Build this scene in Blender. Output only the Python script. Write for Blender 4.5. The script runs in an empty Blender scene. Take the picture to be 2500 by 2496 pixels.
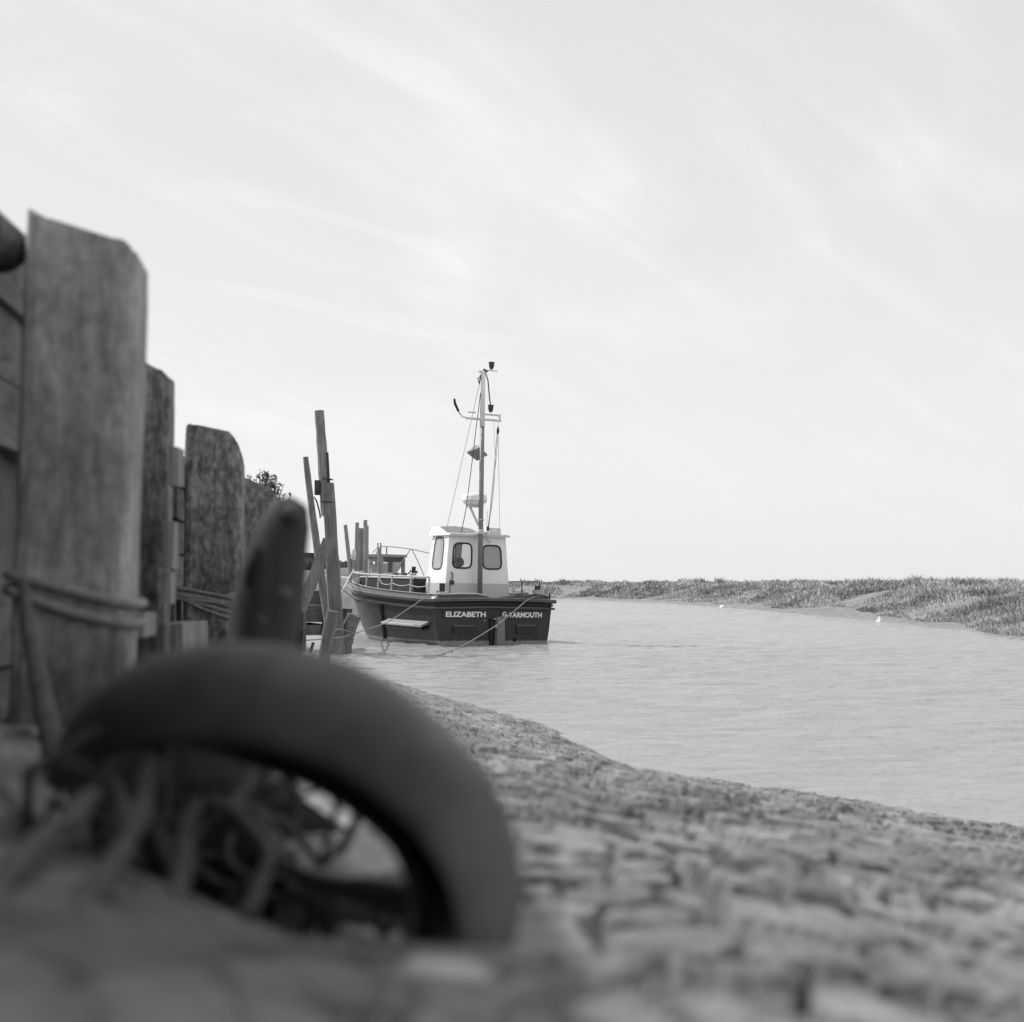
import bpy, bmesh, math, random
import numpy as np
from mathutils import Vector, Matrix, Quaternion

random.seed(7)
RNG = np.random.default_rng(11)
S = bpy.context.scene
COL = S.collection
R = math.radians

# ------------------------------------------------------------------ camera
FPX = 80.0 / 56.0 * 2500.0
PITCH = R(2.76)
EYE = 1.5
cam_d = bpy.data.cameras.new('camera')
cam = bpy.data.objects.new('camera', cam_d)
COL.objects.link(cam)
cam.location = (0, 0, EYE)
cam.rotation_euler = (R(90) + PITCH, 0, 0)
cam_d.sensor_width = 56.0
cam_d.lens = 80.0
cam_d.clip_start = 0.05
cam_d.clip_end = 6000
cam_d.dof.use_dof = True
cam_d.dof.focus_distance = 33.5
cam_d.dof.aperture_fstop = 4.2
cam_d.dof.aperture_blades = 5
S.camera = cam
S.render.resolution_x, S.render.resolution_y = 1024, 1022

# ------------------------------------------------------------------ light (black and white film: every colour is a grey)
SUN_AZ = -18.0      # degrees the sun stands behind the camera's left
SUN_EL = 54.0
to_sun = Vector((-math.cos(R(SUN_AZ)) * math.cos(R(SUN_EL)), -math.sin(R(SUN_AZ)) * math.cos(R(SUN_EL)), math.sin(R(SUN_EL))))
W = bpy.data.worlds.new('World')
S.world = W
W.use_nodes = True
nt = W.node_tree
nt.nodes.clear()
def wn(t, **k):
    n = nt.nodes.new(t)
    for a, b in k.items(): setattr(n, a, b)
    return n
def wl(a, b): nt.links.new(a, b)
def wmath(op, a, b=None, c=None, clamp=False):
    n = wn('ShaderNodeMath', operation=op, use_clamp=clamp)
    for i, v in enumerate((a, b, c)):
        if v is None: continue
        if isinstance(v, (int, float)): n.inputs[i].default_value = v
        else: wl(v, n.inputs[i])
    return n.outputs[0]
sky = wn('ShaderNodeTexSky', sky_type='NISHITA', sun_disc=False)
sky.sun_elevation = R(SUN_EL)
sky.sun_rotation = math.atan2(to_sun.x, to_sun.y)
sky.air_density = 1.0; sky.dust_density = 2.5; sky.ozone_density = 1.0
bw = wn('ShaderNodeRGBToBW'); wl(sky.outputs[0], bw.inputs[0])
tc = wn('ShaderNodeTexCoord')
sx = wn('ShaderNodeSeparateXYZ'); wl(tc.outputs['Generated'], sx.inputs[0])
zz = wmath('ADD', wmath('MAXIMUM', sx.outputs[2], 0.0), 0.30)
cx = wn('ShaderNodeCombineXYZ')
wl(wmath('DIVIDE', sx.outputs[0], zz), cx.inputs[0]); wl(wmath('DIVIDE', sx.outputs[1], zz), cx.inputs[1])
def cloud(scale, stretch, rot, lo, hi, seed, dist=0.6):
    m = wn('ShaderNodeMapping', vector_type='TEXTURE'); m.inputs['Rotation'].default_value = (0, 0, R(rot)); m.inputs['Scale'].default_value = (stretch, 1.0, 1)
    m.inputs['Location'].default_value = (seed, seed * 0.7, 0)
    wl(cx.outputs[0], m.inputs[0])
    n = wn('ShaderNodeTexNoise'); n.inputs['Scale'].default_value = scale; n.inputs['Detail'].default_value = 7; n.inputs['Roughness'].default_value = 0.58
    n.inputs['Distortion'].default_value = dist
    wl(m.outputs[0], n.inputs[0])
    r = wn('ShaderNodeMapRange', interpolation_type='SMOOTHSTEP'); r.inputs[1].default_value = lo; r.inputs[2].default_value = hi
    wl(n.outputs[0], r.inputs[0])
    return r.outputs[0]
c1 = cloud(1.6, 2.4, 52, 0.47, 0.70, 5.3)
c2 = cloud(5.2, 3.2, 44, 0.47, 0.74, 8.6, 1.2)
cl = wmath('MULTIPLY', wmath('ADD', wmath('MULTIPLY', c1, 0.75), wmath('MULTIPLY', c2, 0.45)), wmath('MULTIPLY_ADD', sx.outputs[2], 2.2, 0.12, clamp=True), clamp=True)
# thin high cloud over clear sky: the clear part keeps the Nishita gradient, compressed by the veil
SKY_GAIN = 0.2; VEIL = 4.1; CLOUD = 1.4
veil = wmath('MULTIPLY_ADD', wmath('POWER', wmath('SUBTRACT', 1.0, wmath('MAXIMUM', sx.outputs[2], 0.0)), 5.0), 0.75, VEIL)
base = wmath('ADD', wmath('MULTIPLY', bw.outputs[0], SKY_GAIN), veil)
tot = wmath('ADD', base, wmath('MULTIPLY', cl, CLOUD))
bg = wn('ShaderNodeBackground'); bg.inputs[1].default_value = 0.1
wl(tot, bg.inputs[0])
wo = wn('ShaderNodeOutputWorld'); wl(bg.outputs[0], wo.inputs[0])

sun_d = bpy.data.lights.new('sun', 'SUN'); sun_d.energy = 2.6; sun_d.angle = R(1.0); sun_d.color = (1, 1, 1)
sun = bpy.data.objects.new('sun', sun_d); COL.objects.link(sun)
sun.rotation_euler = (-to_sun).to_track_quat('-Z', 'Y').to_euler(); sun.location = (-20, -10, 40)
S.view_settings.view_transform = 'Standard'; S.view_settings.look = 'None'
S.view_settings.exposure = 0.7; S.view_settings.gamma = 1.0; S.view_settings.use_curve_mapping = False

# ------------------------------------------------------------------ helpers
def at(px, py, Y):
    """world point at depth Y whose place in the 2500-px photograph is (px, py)"""
    u = (px - 1250.0) / FPX; v = (1248.0 - py) / FPX
    c, s = math.cos(PITCH), math.sin(PITCH)
    d = Vector((u, c - v * s, s + v * c))
    p = d * (Y / d.y)
    return Vector((p.x, p.y, p.z + EYE))

class MB:
    def __init__(self): self.v = []; self.f = []
    def add(self, vs, fs):
        o = len(self.v); self.v += [tuple(p) for p in vs]; self.f += [tuple(i + o for i in f) for f in fs]
    def box(self, c, s, M=None, jit=0.0):
        vs = []
        for i in (-1, 1):
            for j in (-1, 1):
                for k in (-1, 1):
                    p = Vector((i * s[0] / 2, j * s[1] / 2, k * s[2] / 2)) + Vector([random.uniform(-jit, jit) for _ in range(3)])
                    if M is not None: p = M @ p
                    vs.append(Vector(c) + p)
        self.add(vs, [(0, 1, 3, 2), (4, 6, 7, 5), (0, 4, 5, 1), (2, 3, 7, 6), (0, 2, 6, 4), (1, 5, 7, 3)])
    def tube(self, path, r, n=8, closed=False, caps=True, flat=None, expo=2.0, rough=0.0):
        P = [Vector(p) for p in path]; N = len(P)
        rr = r if isinstance(r, (list, tuple)) else [r] * N
        T = []
        for i in range(N):
            a = P[(i - 1) % N] if (closed or i > 0) else P[i]; b = P[(i + 1) % N] if (closed or i < N - 1) else P[i]
            T.append((b - a).normalized())
        up = Vector((0, 0, 1)) if abs(T[0].z) < 0.9 else Vector((0, -1, 0))
        u = (up - T[0] * up.dot(T[0])).normalized(); vs = []
        for i in range(N):
            u = (u - T[i] * u.dot(T[i])).normalized(); w = T[i].cross(u)
            for k in range(n):
                a = 2 * math.pi * k / n
                ca, sa = math.cos(a), math.sin(a)
                ca = math.copysign(abs(ca) ** (2 / expo), ca); sa = math.copysign(abs(sa) ** (2 / expo), sa)
                q = rr[i] * (1 + random.uniform(-rough, rough))
                vs.append(P[i] + u * (ca * q) + w * (sa * q * (flat or 1)))
        fs = []
        for i in range(N if closed else N - 1):
            j = (i + 1) % N
            for k in range(n):
                l = (k + 1) % n
                fs.append((i * n + k, i * n + l, j * n + l, j * n + k))
        if not closed and caps:
            fs.append(tuple(reversed(range(n)))); fs.append(tuple((N - 1) * n + k for k in range(n)))
        self.add(vs, fs)
    def sweep(self, path, w, h):
        """rectangular bar (bevelled) along a path, kept level; w sideways, h upwards"""
        P = [Vector(p) for p in path]; N = len(P); vs = []
        sec = [(-.5, -.3), (-.5, .3), (-.3, .5), (.3, .5), (.5, .3), (.5, -.3), (.3, -.5), (-.3, -.5)]
        for i in range(N):
            t = (P[min(i + 1, N - 1)] - P[max(i - 1, 0)]); t.z = 0; t.normalize()
            s = Vector((t.y, -t.x, 0))
            if 0 < i < N - 1:
                t0 = (P[i] - P[i - 1]); t0.z = 0; t0.normalize(); k = 1 / max(0.4, t.dot(t0))
            else: k = 1
            for a, b in sec: vs.append(P[i] + s * (a * w * k) + Vector((0, 0, b * h)))
        fs = []
        for i in range(N - 1):
            for k in range(8):
                l = (k + 1) % 8; fs.append((i * 8 + k, (i + 1) * 8 + k, (i + 1) * 8 + l, i * 8 + l))
        fs += [tuple(range(8)), tuple(reversed([(N - 1) * 8 + k for k in range(8)]))]
        self.add(vs, fs)
    def lathe(self, c, prof, n=16, axis=None):
        c = Vector(c); vs = []; q = Vector((0, 0, 1)).rotation_difference(Vector(axis)) if axis else Quaternion()
        for r, z in prof:
            for k in range(n):
                a = 2 * math.pi * k / n; vs.append(c + q @ Vector((r * math.cos(a), r * math.sin(a), z)))
        fs = []
        for i in range(len(prof) - 1):
            for k in range(n):
                l = (k + 1) % n; fs.append((i * n + k, i * n + l, (i + 1) * n + l, (i + 1) * n + k))
        fs += [tuple(reversed(range(n))), tuple((len(prof) - 1) * n + k for k in range(n))]
        self.add(vs, fs)

def link(name, me, m, parent=None, smooth=False):
    if m: me.materials.append(m)
    if smooth:
        for p in me.polygons: p.use_smooth = True
    o = bpy.data.objects.new(name, me); COL.objects.link(o)
    if parent: o.parent = parent
    return o
def obj(name, mb, m, parent=None, smooth=False, base=None, fix=True):
    """links a builder as ONE mesh object; base = world point that becomes its origin"""
    me = bpy.data.meshes.new(name)
    vs = mb.v
    if base is None and parent is not None and parent.get('world_built'): base_v = parent.location
    else: base_v = Vector(base) if base is not None else Vector((0, 0, 0))
    vs = [(p[0] - base_v.x, p[1] - base_v.y, p[2] - base_v.z) for p in vs]
    me.from_pydata(vs, [], mb.f)
    if fix:
        bm = bmesh.new(); bm.from_mesh(me); bmesh.ops.recalc_face_normals(bm, faces=bm.faces); bm.to_mesh(me); bm.free()
    me.update()
    o = link(name, me, m, parent, smooth)
    if parent is None and base is not None: o.location = base_v
    return o
def tag(o, label, cat, group=None):
    o['label'] = label; o['category'] = cat
    if group: o['group'] = group
    return o
def thing(name, label, cat, loc, group=None, rot=(0, 0, 0)):
    o = bpy.data.objects.new(name, None); COL.objects.link(o); o.location = loc; o.rotation_euler = rot
    o.empty_display_size = 0.1
    if rot == (0, 0, 0): o['world_built'] = 1
    return tag(o, label, cat, group)
def npmesh(name, V, F, m, smooth=True):
    me = bpy.data.meshes.new(name); V = np.asarray(V, np.float32); F = np.asarray(F, np.int32)
    me.vertices.add(len(V)); me.vertices.foreach_set('co', V.ravel())
    k = F.shape[1]; me.loops.add(F.size); me.loops.foreach_set('vertex_index', F.ravel())
    me.polygons.add(len(F)); me.polygons.foreach_set('loop_start', np.arange(len(F), dtype=np.int32) * k)
    me.polygons.foreach_set('use_smooth', np.full(len(F), smooth)); me.update(calc_edges=True)
    return link(name, me, m)
def gridfaces(nr, nc):
    i = np.arange(nr - 1)[:, None] * nc + np.arange(nc - 1)[None, :]
    return np.stack([i, i + 1, i + nc + 1, i + nc], -1).reshape(-1, 4)

# noise in numpy
def hsh(ix, iy, k):
    h = (ix.astype(np.int64) * 374761393 + iy.astype(np.int64) * 668265263 + k * 2147483647) & 0xffffffff
    h = ((h ^ (h >> 13)) * 1274126177) & 0xffffffff
    return ((h ^ (h >> 16)) & 0xffffff) / float(0xffffff)
def vnoise(x, y, k=0):
    ix, iy = np.floor(x), np.floor(y); fx, fy = x - ix, y - iy
    fx = fx * fx * (3 - 2 * fx); fy = fy * fy * (3 - 2 * fy)
    a, b, c, d = hsh(ix, iy, k), hsh(ix + 1, iy, k), hsh(ix, iy + 1, k), hsh(ix + 1, iy + 1, k)
    return (a * (1 - fx) + b * fx) * (1 - fy) + (c * (1 - fx) + d * fx) * fy - 0.5
def fbm(x, y, o=4, k=0):
    s = 0; a = 1.0
    for i in range(o): s = s + a * vnoise(x * 2 ** i, y * 2 ** i, k + i); a *= 0.5
    return s
def voro(x, y, k=0):
    ix, iy = np.floor(x), np.floor(y); f1 = np.full(x.shape, 9.0); f2 = f1.copy(); c = np.zeros(x.shape); px = np.zeros(x.shape); py = px.copy()
    for dx in (-1, 0, 1):
        for dy in (-1, 0, 1):
            jx, jy = ix + dx, iy + dy
            qx = jx + 0.1 + 0.8 * hsh(jx, jy, k); qy = jy + 0.1 + 0.8 * hsh(jx, jy, k + 5)
            d = np.hypot(x - qx, y - qy); m = d < f1
            f2 = np.where(m, f1, np.minimum(f2, d)); c = np.where(m, hsh(jx, jy, k + 9), c)
            px = np.where(m, x - qx, px); py = np.where(m, y - qy, py); f1 = np.where(m, d, f1)
    return f1, f2, c, px, py
def smooth(a, b, x):
    t = np.clip((x - a) / (b - a), 0, 1); return t * t * (3 - 2 * t)

# ------------------------------------------------------------------ materials (greys)
def new_mat(name):
    m = bpy.data.materials.new(name); m.use_nodes = True
    n = m.node_tree; b = n.nodes['Principled BSDF']
    return m, n, b
def g(v): return (v, v, v, 1)
def noise(n, scale, vec=None, detail=6, rough=0.55, dist=0.0):
    t = n.nodes.new('ShaderNodeTexNoise'); t.inputs['Scale'].default_value = scale; t.inputs['Detail'].default_value = detail
    t.inputs['Roughness'].default_value = rough; t.inputs['Distortion'].default_value = dist
    if vec: n.links.new(vec, t.inputs[0])
    return t.outputs[0]
def ramp(n, fac, stops):
    r = n.nodes.new('ShaderNodeValToRGB'); e = r.color_ramp.elements
    e[0].position, e[0].color = stops[0][0], g(stops[0][1]); e[1].position, e[1].color = stops[-1][0], g(stops[-1][1])
    for p, v in stops[1:-1]:
        q = e.new(p); q.color = g(v)
    n.links.new(fac, r.inputs[0]); return r.outputs[0]
def mapping(n, scale, kind='Object', rot=(0, 0, 0)):
    t = n.nodes.new('ShaderNodeTexCoord'); m = n.nodes.new('ShaderNodeMapping'); m.inputs['Scale'].default_value = scale
    m.inputs['Rotation'].default_value = rot
    n.links.new(t.outputs[kind], m.inputs[0]); return m.outputs[0]
def mul(n, a, b):
    x = n.nodes.new('ShaderNodeMix'); x.data_type = 'RGBA'; x.blend_type = 'MULTIPLY'; x.inputs[0].default_value = 1
    n.links.new(a, x.inputs[6]); n.links.new(b, x.inputs[7]); return x.outputs[2]
def bump(n, b, h, strength, dist):
    k = n.nodes.new('ShaderNodeBump'); k.inputs['Strength'].default_value = strength; k.inputs['Distance'].default_value = dist
    n.links.new(h, k.inputs['Height']); n.links.new(k.outputs[0], b.inputs['Normal'])
def wood(name, lo, hi, grain=(14, 14, 1.1), rough=0.8, stain=0.5, bd=0.012, tide=None, speck=0.0):
    m, n, b = new_mat(name)
    v = mapping(n, grain); a = noise(n, 3.0, v, 8, 0.6, 0.6)
    v2 = mapping(n, (1.7, 1.7, 0.7)); s = noise(n, 2.2, v2, 5, 0.6)
    c = mul(n, ramp(n, a, [(0.3, lo), (0.5, (lo + hi) / 2), (0.72, hi)]), ramp(n, s, [(0.35, 1 - stain), (0.62, 1.0)]))
    if speck: c = mul(n, c, ramp(n, noise(n, 34, mapping(n, (1, 1, .7)), 4, 0.7), [(0.36, 1 - speck), (0.62, 1.12)]))
    if tide:        # weed and wet silt up to the tide mark
        t = n.nodes.new('ShaderNodeTexCoord'); z = n.nodes.new('ShaderNodeSeparateXYZ'); n.links.new(t.outputs['Object'], z.inputs[0])
        q = n.nodes.new('ShaderNodeMath'); q.operation = 'MULTIPLY_ADD'; n.links.new(noise(n, 9, mapping(n, (1, 1, .5)), 5), q.inputs[0]); q.inputs[1].default_value = -0.45; n.links.new(z.outputs[2], q.inputs[2])
        r_ = n.nodes.new('ShaderNodeMapRange'); r_.inputs[1].default_value = tide - .32; r_.inputs[2].default_value = tide - .12; r_.inputs[3].default_value = 0.38; r_.inputs[4].default_value = 1.0; n.links.new(q.outputs[0], r_.inputs[0])
        cb = n.nodes.new('ShaderNodeCombineColor'); [n.links.new(r_.outputs[0], cb.inputs[k]) for k in range(3)]; c = mul(n, c, cb.outputs[0])
    n.links.new(c, b.inputs['Base Color']); b.inputs['Roughness'].default_value = rough
    bump(n, b, a, 0.7, bd); return m
def plain(name, lo, hi=None, rough=0.5, scale=6, metal=0.0, bd=0.0, det=5):
    m, n, b = new_mat(name); hi = lo if hi is None else hi
    a = noise(n, scale, mapping(n, (1, 1, 1)), det, 0.6)
    n.links.new(ramp(n, a, [(0.3, lo), (0.7, hi)]), b.inputs['Base Color']); b.inputs['Roughness'].default_value = rough; b.inputs['Metallic'].default_value = metal
    if bd: bump(n, b, a, 0.6, bd)
    return m
M = {}
M['post'] = wood('weathered_post', 0.27, 0.56, (8, 8, 1.6), stain=0.45, tide=0.62, speck=0.3)
M['post_dark'] = wood('stained_post', 0.13, 0.52, (12, 12, 3.5), stain=0.75, tide=0.7, speck=0.55)
M['plank'] = wood('plank_wood', 0.06, 0.2, (9, 1.0, 9), stain=0.6)
M['pile'] = wood('pile_wood', 0.10, 0.30, (22, 22, 0.8), stain=0.35, bd=0.02)
M['pile_dark'] = wood('wet_pile_wood', 0.02, 0.09, (20, 20, 0.8), stain=0.5)
M['board'] = wood('pale_board', 0.13, 0.33, (16, 16, 1.0), stain=0.3)
M['batten'] = wood('pale_batten', 0.2, 0.38, (16, 16, 1.0), stain=0.25)
M['baulk'] = wood('baulk_wood', 0.07, 0.19, (1.0, 14, 14), stain=0.4)
M['stub'] = wood('stub_post', 0.025, 0.06, (8, 8, 1.2), stain=0.4)
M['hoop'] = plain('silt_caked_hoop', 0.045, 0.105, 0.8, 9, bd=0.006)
M['black'] = plain('black_gap', 0.006, 0.01, 0.9)
M['clump'] = plain('shade_fill_black', 0.008, 0.02, 0.9, 12, bd=0.01)  # near-black fill for the shade under the hoop
M['rope'] = plain('grey_rope', 0.16, 0.3, 0.9, 40, bd=0.004)
M['rope_pale'] = plain('pale_rope', 0.3, 0.5, 0.9, 40)
M['rope_dark'] = plain('dark_rope', 0.03, 0.07, 0.9, 40)
M['strand'] = plain('rope_strand', 0.05, 0.10, 0.9, 30, bd=0.004)
M['white'] = plain('white_paint', 0.8, 0.87, 0.45, 3)
M['white_dirty'] = plain('worn_white_paint', 0.4, 0.82, 0.5, 14)
M['grey'] = plain('grey_paint', 0.5, 0.58, 0.5, 40)
M['midgrey'] = plain('mast_grey', 0.17, 0.24, 0.5, 20)
M['hullside'] = plain('bulwark_paint', 0.04, 0.06, 0.32, 5)
M['strake'] = plain('strake_paint', 0.055, 0.085, 0.2, 9)
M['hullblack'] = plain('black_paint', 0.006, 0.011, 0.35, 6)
M['name'] = plain('name_board_paint', 0.014, 0.02, 0.4, 6)
M['rudder'] = plain('rudder_paint', 0.15, 0.21, 0.6, 12)
M['rubber_and_shade'] = plain('black_rubber_and_shade', 0.012, 0.02, 0.5, 8)  # real rubber parts, and the shade painted inside the hoop
M['cover'] = plain('dark_canvas', 0.02, 0.032, 0.8, 8)
M['deck'] = plain('deck_paint', 0.2, 0.3, 0.7, 6)
M['steel'] = plain('pale_rail', 0.3, 0.55, 0.4, 20)
M['iron'] = plain('dark_iron', 0.02, 0.05, 0.6, 15)
M['cabin2'] = plain('pale_boat_paint', 0.42, 0.55, 0.5, 3)
M['hazed_pile'] = wood('hazed_pile_wood', 0.2, 0.38, (18, 18, 0.8), stain=0.3)  # pile wood lightened to put distance haze into its colour
M['cabin2d'] = plain('boat_roof_paint', 0.16, 0.26, 0.5, 5)
def glass():
    m, n, b = new_mat('window_glass'); n.nodes.remove(b)
    t = n.nodes.new('ShaderNodeBsdfTransparent'); t.inputs[0].default_value = g(0.88)
    gl = n.nodes.new('ShaderNodeBsdfGlossy'); gl.inputs['Roughness'].default_value = 0.03
    f = n.nodes.new('ShaderNodeFresnel'); f.inputs[0].default_value = 1.5
    x = n.nodes.new('ShaderNodeMixShader'); n.links.new(f.outputs[0], x.inputs[0]); n.links.new(t.outputs[0], x.inputs[1]); n.links.new(gl.outputs[0], x.inputs[2])
    n.links.new(x.outputs[0], n.nodes['Material Output'].inputs[0]); return m
M['glass'] = glass()
def milky():
    m, n, b = new_mat('scratched_glass'); n.nodes.remove(b)
    t = n.nodes.new('ShaderNodeBsdfTransparent'); t.inputs[0].default_value = g(0.8)
    d = n.nodes.new('ShaderNodeAddShader'); d1 = n.nodes.new('ShaderNodeBsdfDiffuse'); d1.inputs[0].default_value = g(.5); d2 = n.nodes.new('ShaderNodeBsdfTranslucent'); d2.inputs[0].default_value = g(.45); n.links.new(d1.outputs[0], d.inputs[0]); n.links.new(d2.outputs[0], d.inputs[1])
    x = n.nodes.new('ShaderNodeMixShader'); x.inputs[0].default_value = 0.5; n.links.new(t.outputs[0], x.inputs[1]); n.links.new(d.outputs[0], x.inputs[2])
    n.links.new(x.outputs[0], n.nodes['Material Output'].inputs[0]); return m
M['milky'] = milky()
def hull_mat():
    m, n, b = new_mat('hull_paint')
    v = mapping(n, (1, 1, 1)); a = noise(n, 2.5, v, 6, 0.6); a2 = noise(n, 9, mapping(n, (1, 1, 0.15)), 5, 0.6)
    c = mul(n, ramp(n, a, [(0.3, 0.02), (0.7, 0.033)]), ramp(n, a2, [(0.35, 0.6), (0.62, 1.0)]))
    t = n.nodes.new('ShaderNodeTexCoord'); s = n.nodes.new('ShaderNodeSeparateXYZ'); n.links.new(t.outputs['Object'], s.inputs[0])
    q = n.nodes.new('ShaderNodeMath'); q.operation = 'MULTIPLY_ADD'; n.links.new(noise(n, 12, v, 5), q.inputs[0]); q.inputs[1].default_value = 0.09; n.links.new(s.outputs[2], q.inputs[2])
    r = n.nodes.new('ShaderNodeMapRange'); r.inputs[1].default_value = 0.125; r.inputs[2].default_value = 0.15; n.links.new(q.outputs[0], r.inputs[0])
    x = n.nodes.new('ShaderNodeMix'); x.data_type = 'RGBA'; n.links.new(r.outputs[0], x.inputs[0])
    n.links.new(ramp(n, noise(n, 20, v, 5), [(0.3, 0.14), (0.7, 0.3)]), x.inputs[6]); n.links.new(c, x.inputs[7])
    n.links.new(x.outputs[2], b.inputs['Base Color']); b.inputs['Roughness'].default_value = 0.38
    return m
M['hull'] = hull_mat()
def mud_mat(name, lo, hi, rough=0.8, plates=False):
    m, n, b = new_mat(name); v = mapping(n, (1, 1, 1))
    a = noise(n, 2.2, v, 8, 0.6); f = noise(n, 26, v, 8, 0.65); w = noise(n, 9, mapping(n, (1, 1, 1)), 6, 0.6)
    c = mul(n, ramp(n, a, [(0.3, lo), (0.68, hi)]), ramp(n, w, [(0.3, 0.6), (0.55, 1.0)]))
    if plates:          # each dried plate has its own tone, with damp blotches over them
        at_ = n.nodes.new('ShaderNodeAttribute'); at_.attribute_name = 'tint'
        c = mul(n, c, ramp(n, at_.outputs['Fac'], [(0.1, 0.62), (0.9, 1.15)]))
        c = mul(n, c, ramp(n, noise(n, 7.0, mapping(n, (1.0, 1.6, 1)), 6, 0.65, 0.8), [(0.36, 0.5), (0.5, 1.0)]))
    n.links.new(c, b.inputs['Base Color']); b.inputs['Roughness'].default_value = rough
    bump(n, b, f, 0.6, 0.012); return m
M['mud'] = mud_mat('drying_mud', 0.14, 0.28, 0.75, True)
M['slab'] = mud_mat('dry_mud_slab', 0.16, 0.3, 0.75)
M['marsh'] = mud_mat('marsh_mud', 0.13, 0.24)
M['earth'] = mud_mat('quay_earth', 0.06, 0.14)
def water_mat():
    m, n, b = new_mat('river_water')
    b.inputs['Base Color'].default_value = g(0.28); b.inputs['Roughness'].default_value = 0.12; b.inputs['IOR'].default_value = 1.33
    v1 = mapping(n, (0.9, 2.6, 1), rot=(0, 0, R(8))); a = noise(n, 1.6, v1, 6, 0.62, 0.4)
    v2 = mapping(n, (1.0, 2.2, 1), rot=(0, 0, R(-12))); c = noise(n, 7.0, v2, 4, 0.6, 0.3)
    q = n.nodes.new('ShaderNodeMath'); q.operation = 'MULTIPLY_ADD'; n.links.new(c, q.inputs[0]); q.inputs[1].default_value = 0.35; n.links.new(a, q.inputs[2])
    bump(n, b, q.outputs[0], 1.0, 0.08); return m
M['water'] = water_mat()
def leaf_mat(name, lo, hi):
    m, n, b = new_mat(name)
    at_ = n.nodes.new('ShaderNodeAttribute'); at_.attribute_name = 'tint'
    n.links.new(ramp(n, at_.outputs['Fac'], [(0.0, lo), (1.0, hi)]), b.inputs['Base Color']); b.inputs['Roughness'].default_value = 0.7
    return m
M['grass'] = leaf_mat('marsh_grass_blades', 0.12, 0.5)
M['leaf'] = leaf_mat('shrub_leaves', 0.05, 0.1)
M['trees'] = leaf_mat('far_tree_leaves', 0.08, 0.14)

# ------------------------------------------------------------------ ground lines
SHORE = np.array([(8.0, -6), (6.6, 2.5), (4.7, 6.2), (3.08, 8.8), (1.66, 10.2), (1.2, 11.0), (0.96, 12.2), (0.64, 14.0), (0.1, 15.9), (-0.26, 17.1), (-0.78, 18.7), (-1.35, 20.6), (-2.66, 24.6), (-3.4, 27.5), (-4.1, 31), (-5.6, 37), (-8.5, 45), (-15, 62), (-30, 90)], float)
def sdist(x, y, L):
    """signed distance to polyline L, positive on its left-hand (land) side"""
    best = np.full(x.shape, 1e9); sg = np.ones(x.shape)
    for (ax, ay), (bx, by) in zip(L[:-1], L[1:]):
        ex, ey = bx - ax, by - ay; t = np.clip(((x - ax) * ex + (y - ay) * ey) / (ex * ex + ey * ey), 0, 1)
        dx, dy = x - ax - t * ex, y - ay - t * ey; d = dx * dx + dy * dy; m = d < best
        best = np.where(m, d, best); sg = np.where(m, np.sign(ex * dy - ey * dx), sg)
    return np.sqrt(best) * sg
def wall_x(Y): return -1.2 - 0.125 * (Y - 3.2)

def mud_height(x, y):
    d = sdist(x, y, SHORE) + 0.26 * fbm(x * 1.5, y * 1.0, 4, 40)
    z = np.where(d > 0, 0.185 * d, 0.3 * d)
    z = np.where(z > 0.95, 0.95 + 0.28 * np.tanh((z - 0.95) / 0.28), z)
    z += 0.05 * smooth(0.0, 0.12, d) - 0.025
    m = smooth(-0.05, 0.3, d)
    z += m * 0.035 * fbm(x * 0.9, y * 0.7, 3, 3)
    near = smooth(1.55, 1.2, y) * smooth(0.25, -0.1, x); m = m * (1 - 0.8 * near)
    z += 0.07 * smooth(-0.08, -0.45, x) * smooth(1.7, 1.25, y)
    wx = x + 0.10 * fbm(x * 3, y * 3, 2, 21); wy = y + 0.10 * fbm(x * 3, y * 3, 2, 23)
    k = smooth(-0.2, 0.15, fbm(x * 0.7, y * 0.5, 2, 60))
    f1, f2, c, px, py = voro(wx * 3.4 + 0.6 * wy, wy * 3.0, 1); tone = c
    z += m * k * ((c - 0.5) * 0.020 + (smooth(0.01, 0.085, f2 - f1) - 1) * 0.05 + (py * (c - 0.3)) * 0.02)
    f1, f2, c, px, py = voro(wx * 8.0 + 1.5 * wy, wy * 7.2, 14); tone = tone * .4 + c * .6
    z += m * ((c - 0.5) * 0.013 + (smooth(0.02, 0.15, f2 - f1) - 1) * 0.036 + (py * (c - 0.4) + px * (0.5 - c)) * 0.010)
    f1, f2, c, px, py = voro(wx * 24, wy * 20, 34)
    z += m * (1 - k * .5) * ((smooth(0.0, 0.22, f2 - f1) - 1) * 0.006 + (c - 0.5) * 0.005)
    # flakes lifted off the surface here and there
    f1, f2, c, px, py = voro(wx * 5.2 - 1.2 * wy, wy * 6.2, 77)
    z += m * np.where(c > 0.86, 0.018 * smooth(0.02, 0.12, f2 - f1), 0)
    z += m * 0.004 * fbm(x * 9, y * 9, 3, 31)
    # hollows under the hoop
    z -= 0.13 * np.exp(-(((x + 0.36) / 0.17) ** 2 + ((y - 1.66) / 0.17) ** 4))
    z -= 0.07 * np.exp(-(((x + 0.16) / 0.26) ** 2 + ((y - 1.62) / 0.3) ** 2))
    z += 0.038 * np.exp(-(((x + 0.04) / 0.2) ** 2 + ((y - 1.1) / 0.15) ** 2))
    # low mound at the foot of the wall by the hoop's far end
    z += 0.10 * np.exp(-(((x + 0.66) / 0.3) ** 2 + ((y - 1.75) / 0.3) ** 2))
    return z, tone
def zmud(x, y): return float(mud_height(np.array([float(x)]), np.array([float(y)]))[0][0])

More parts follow.
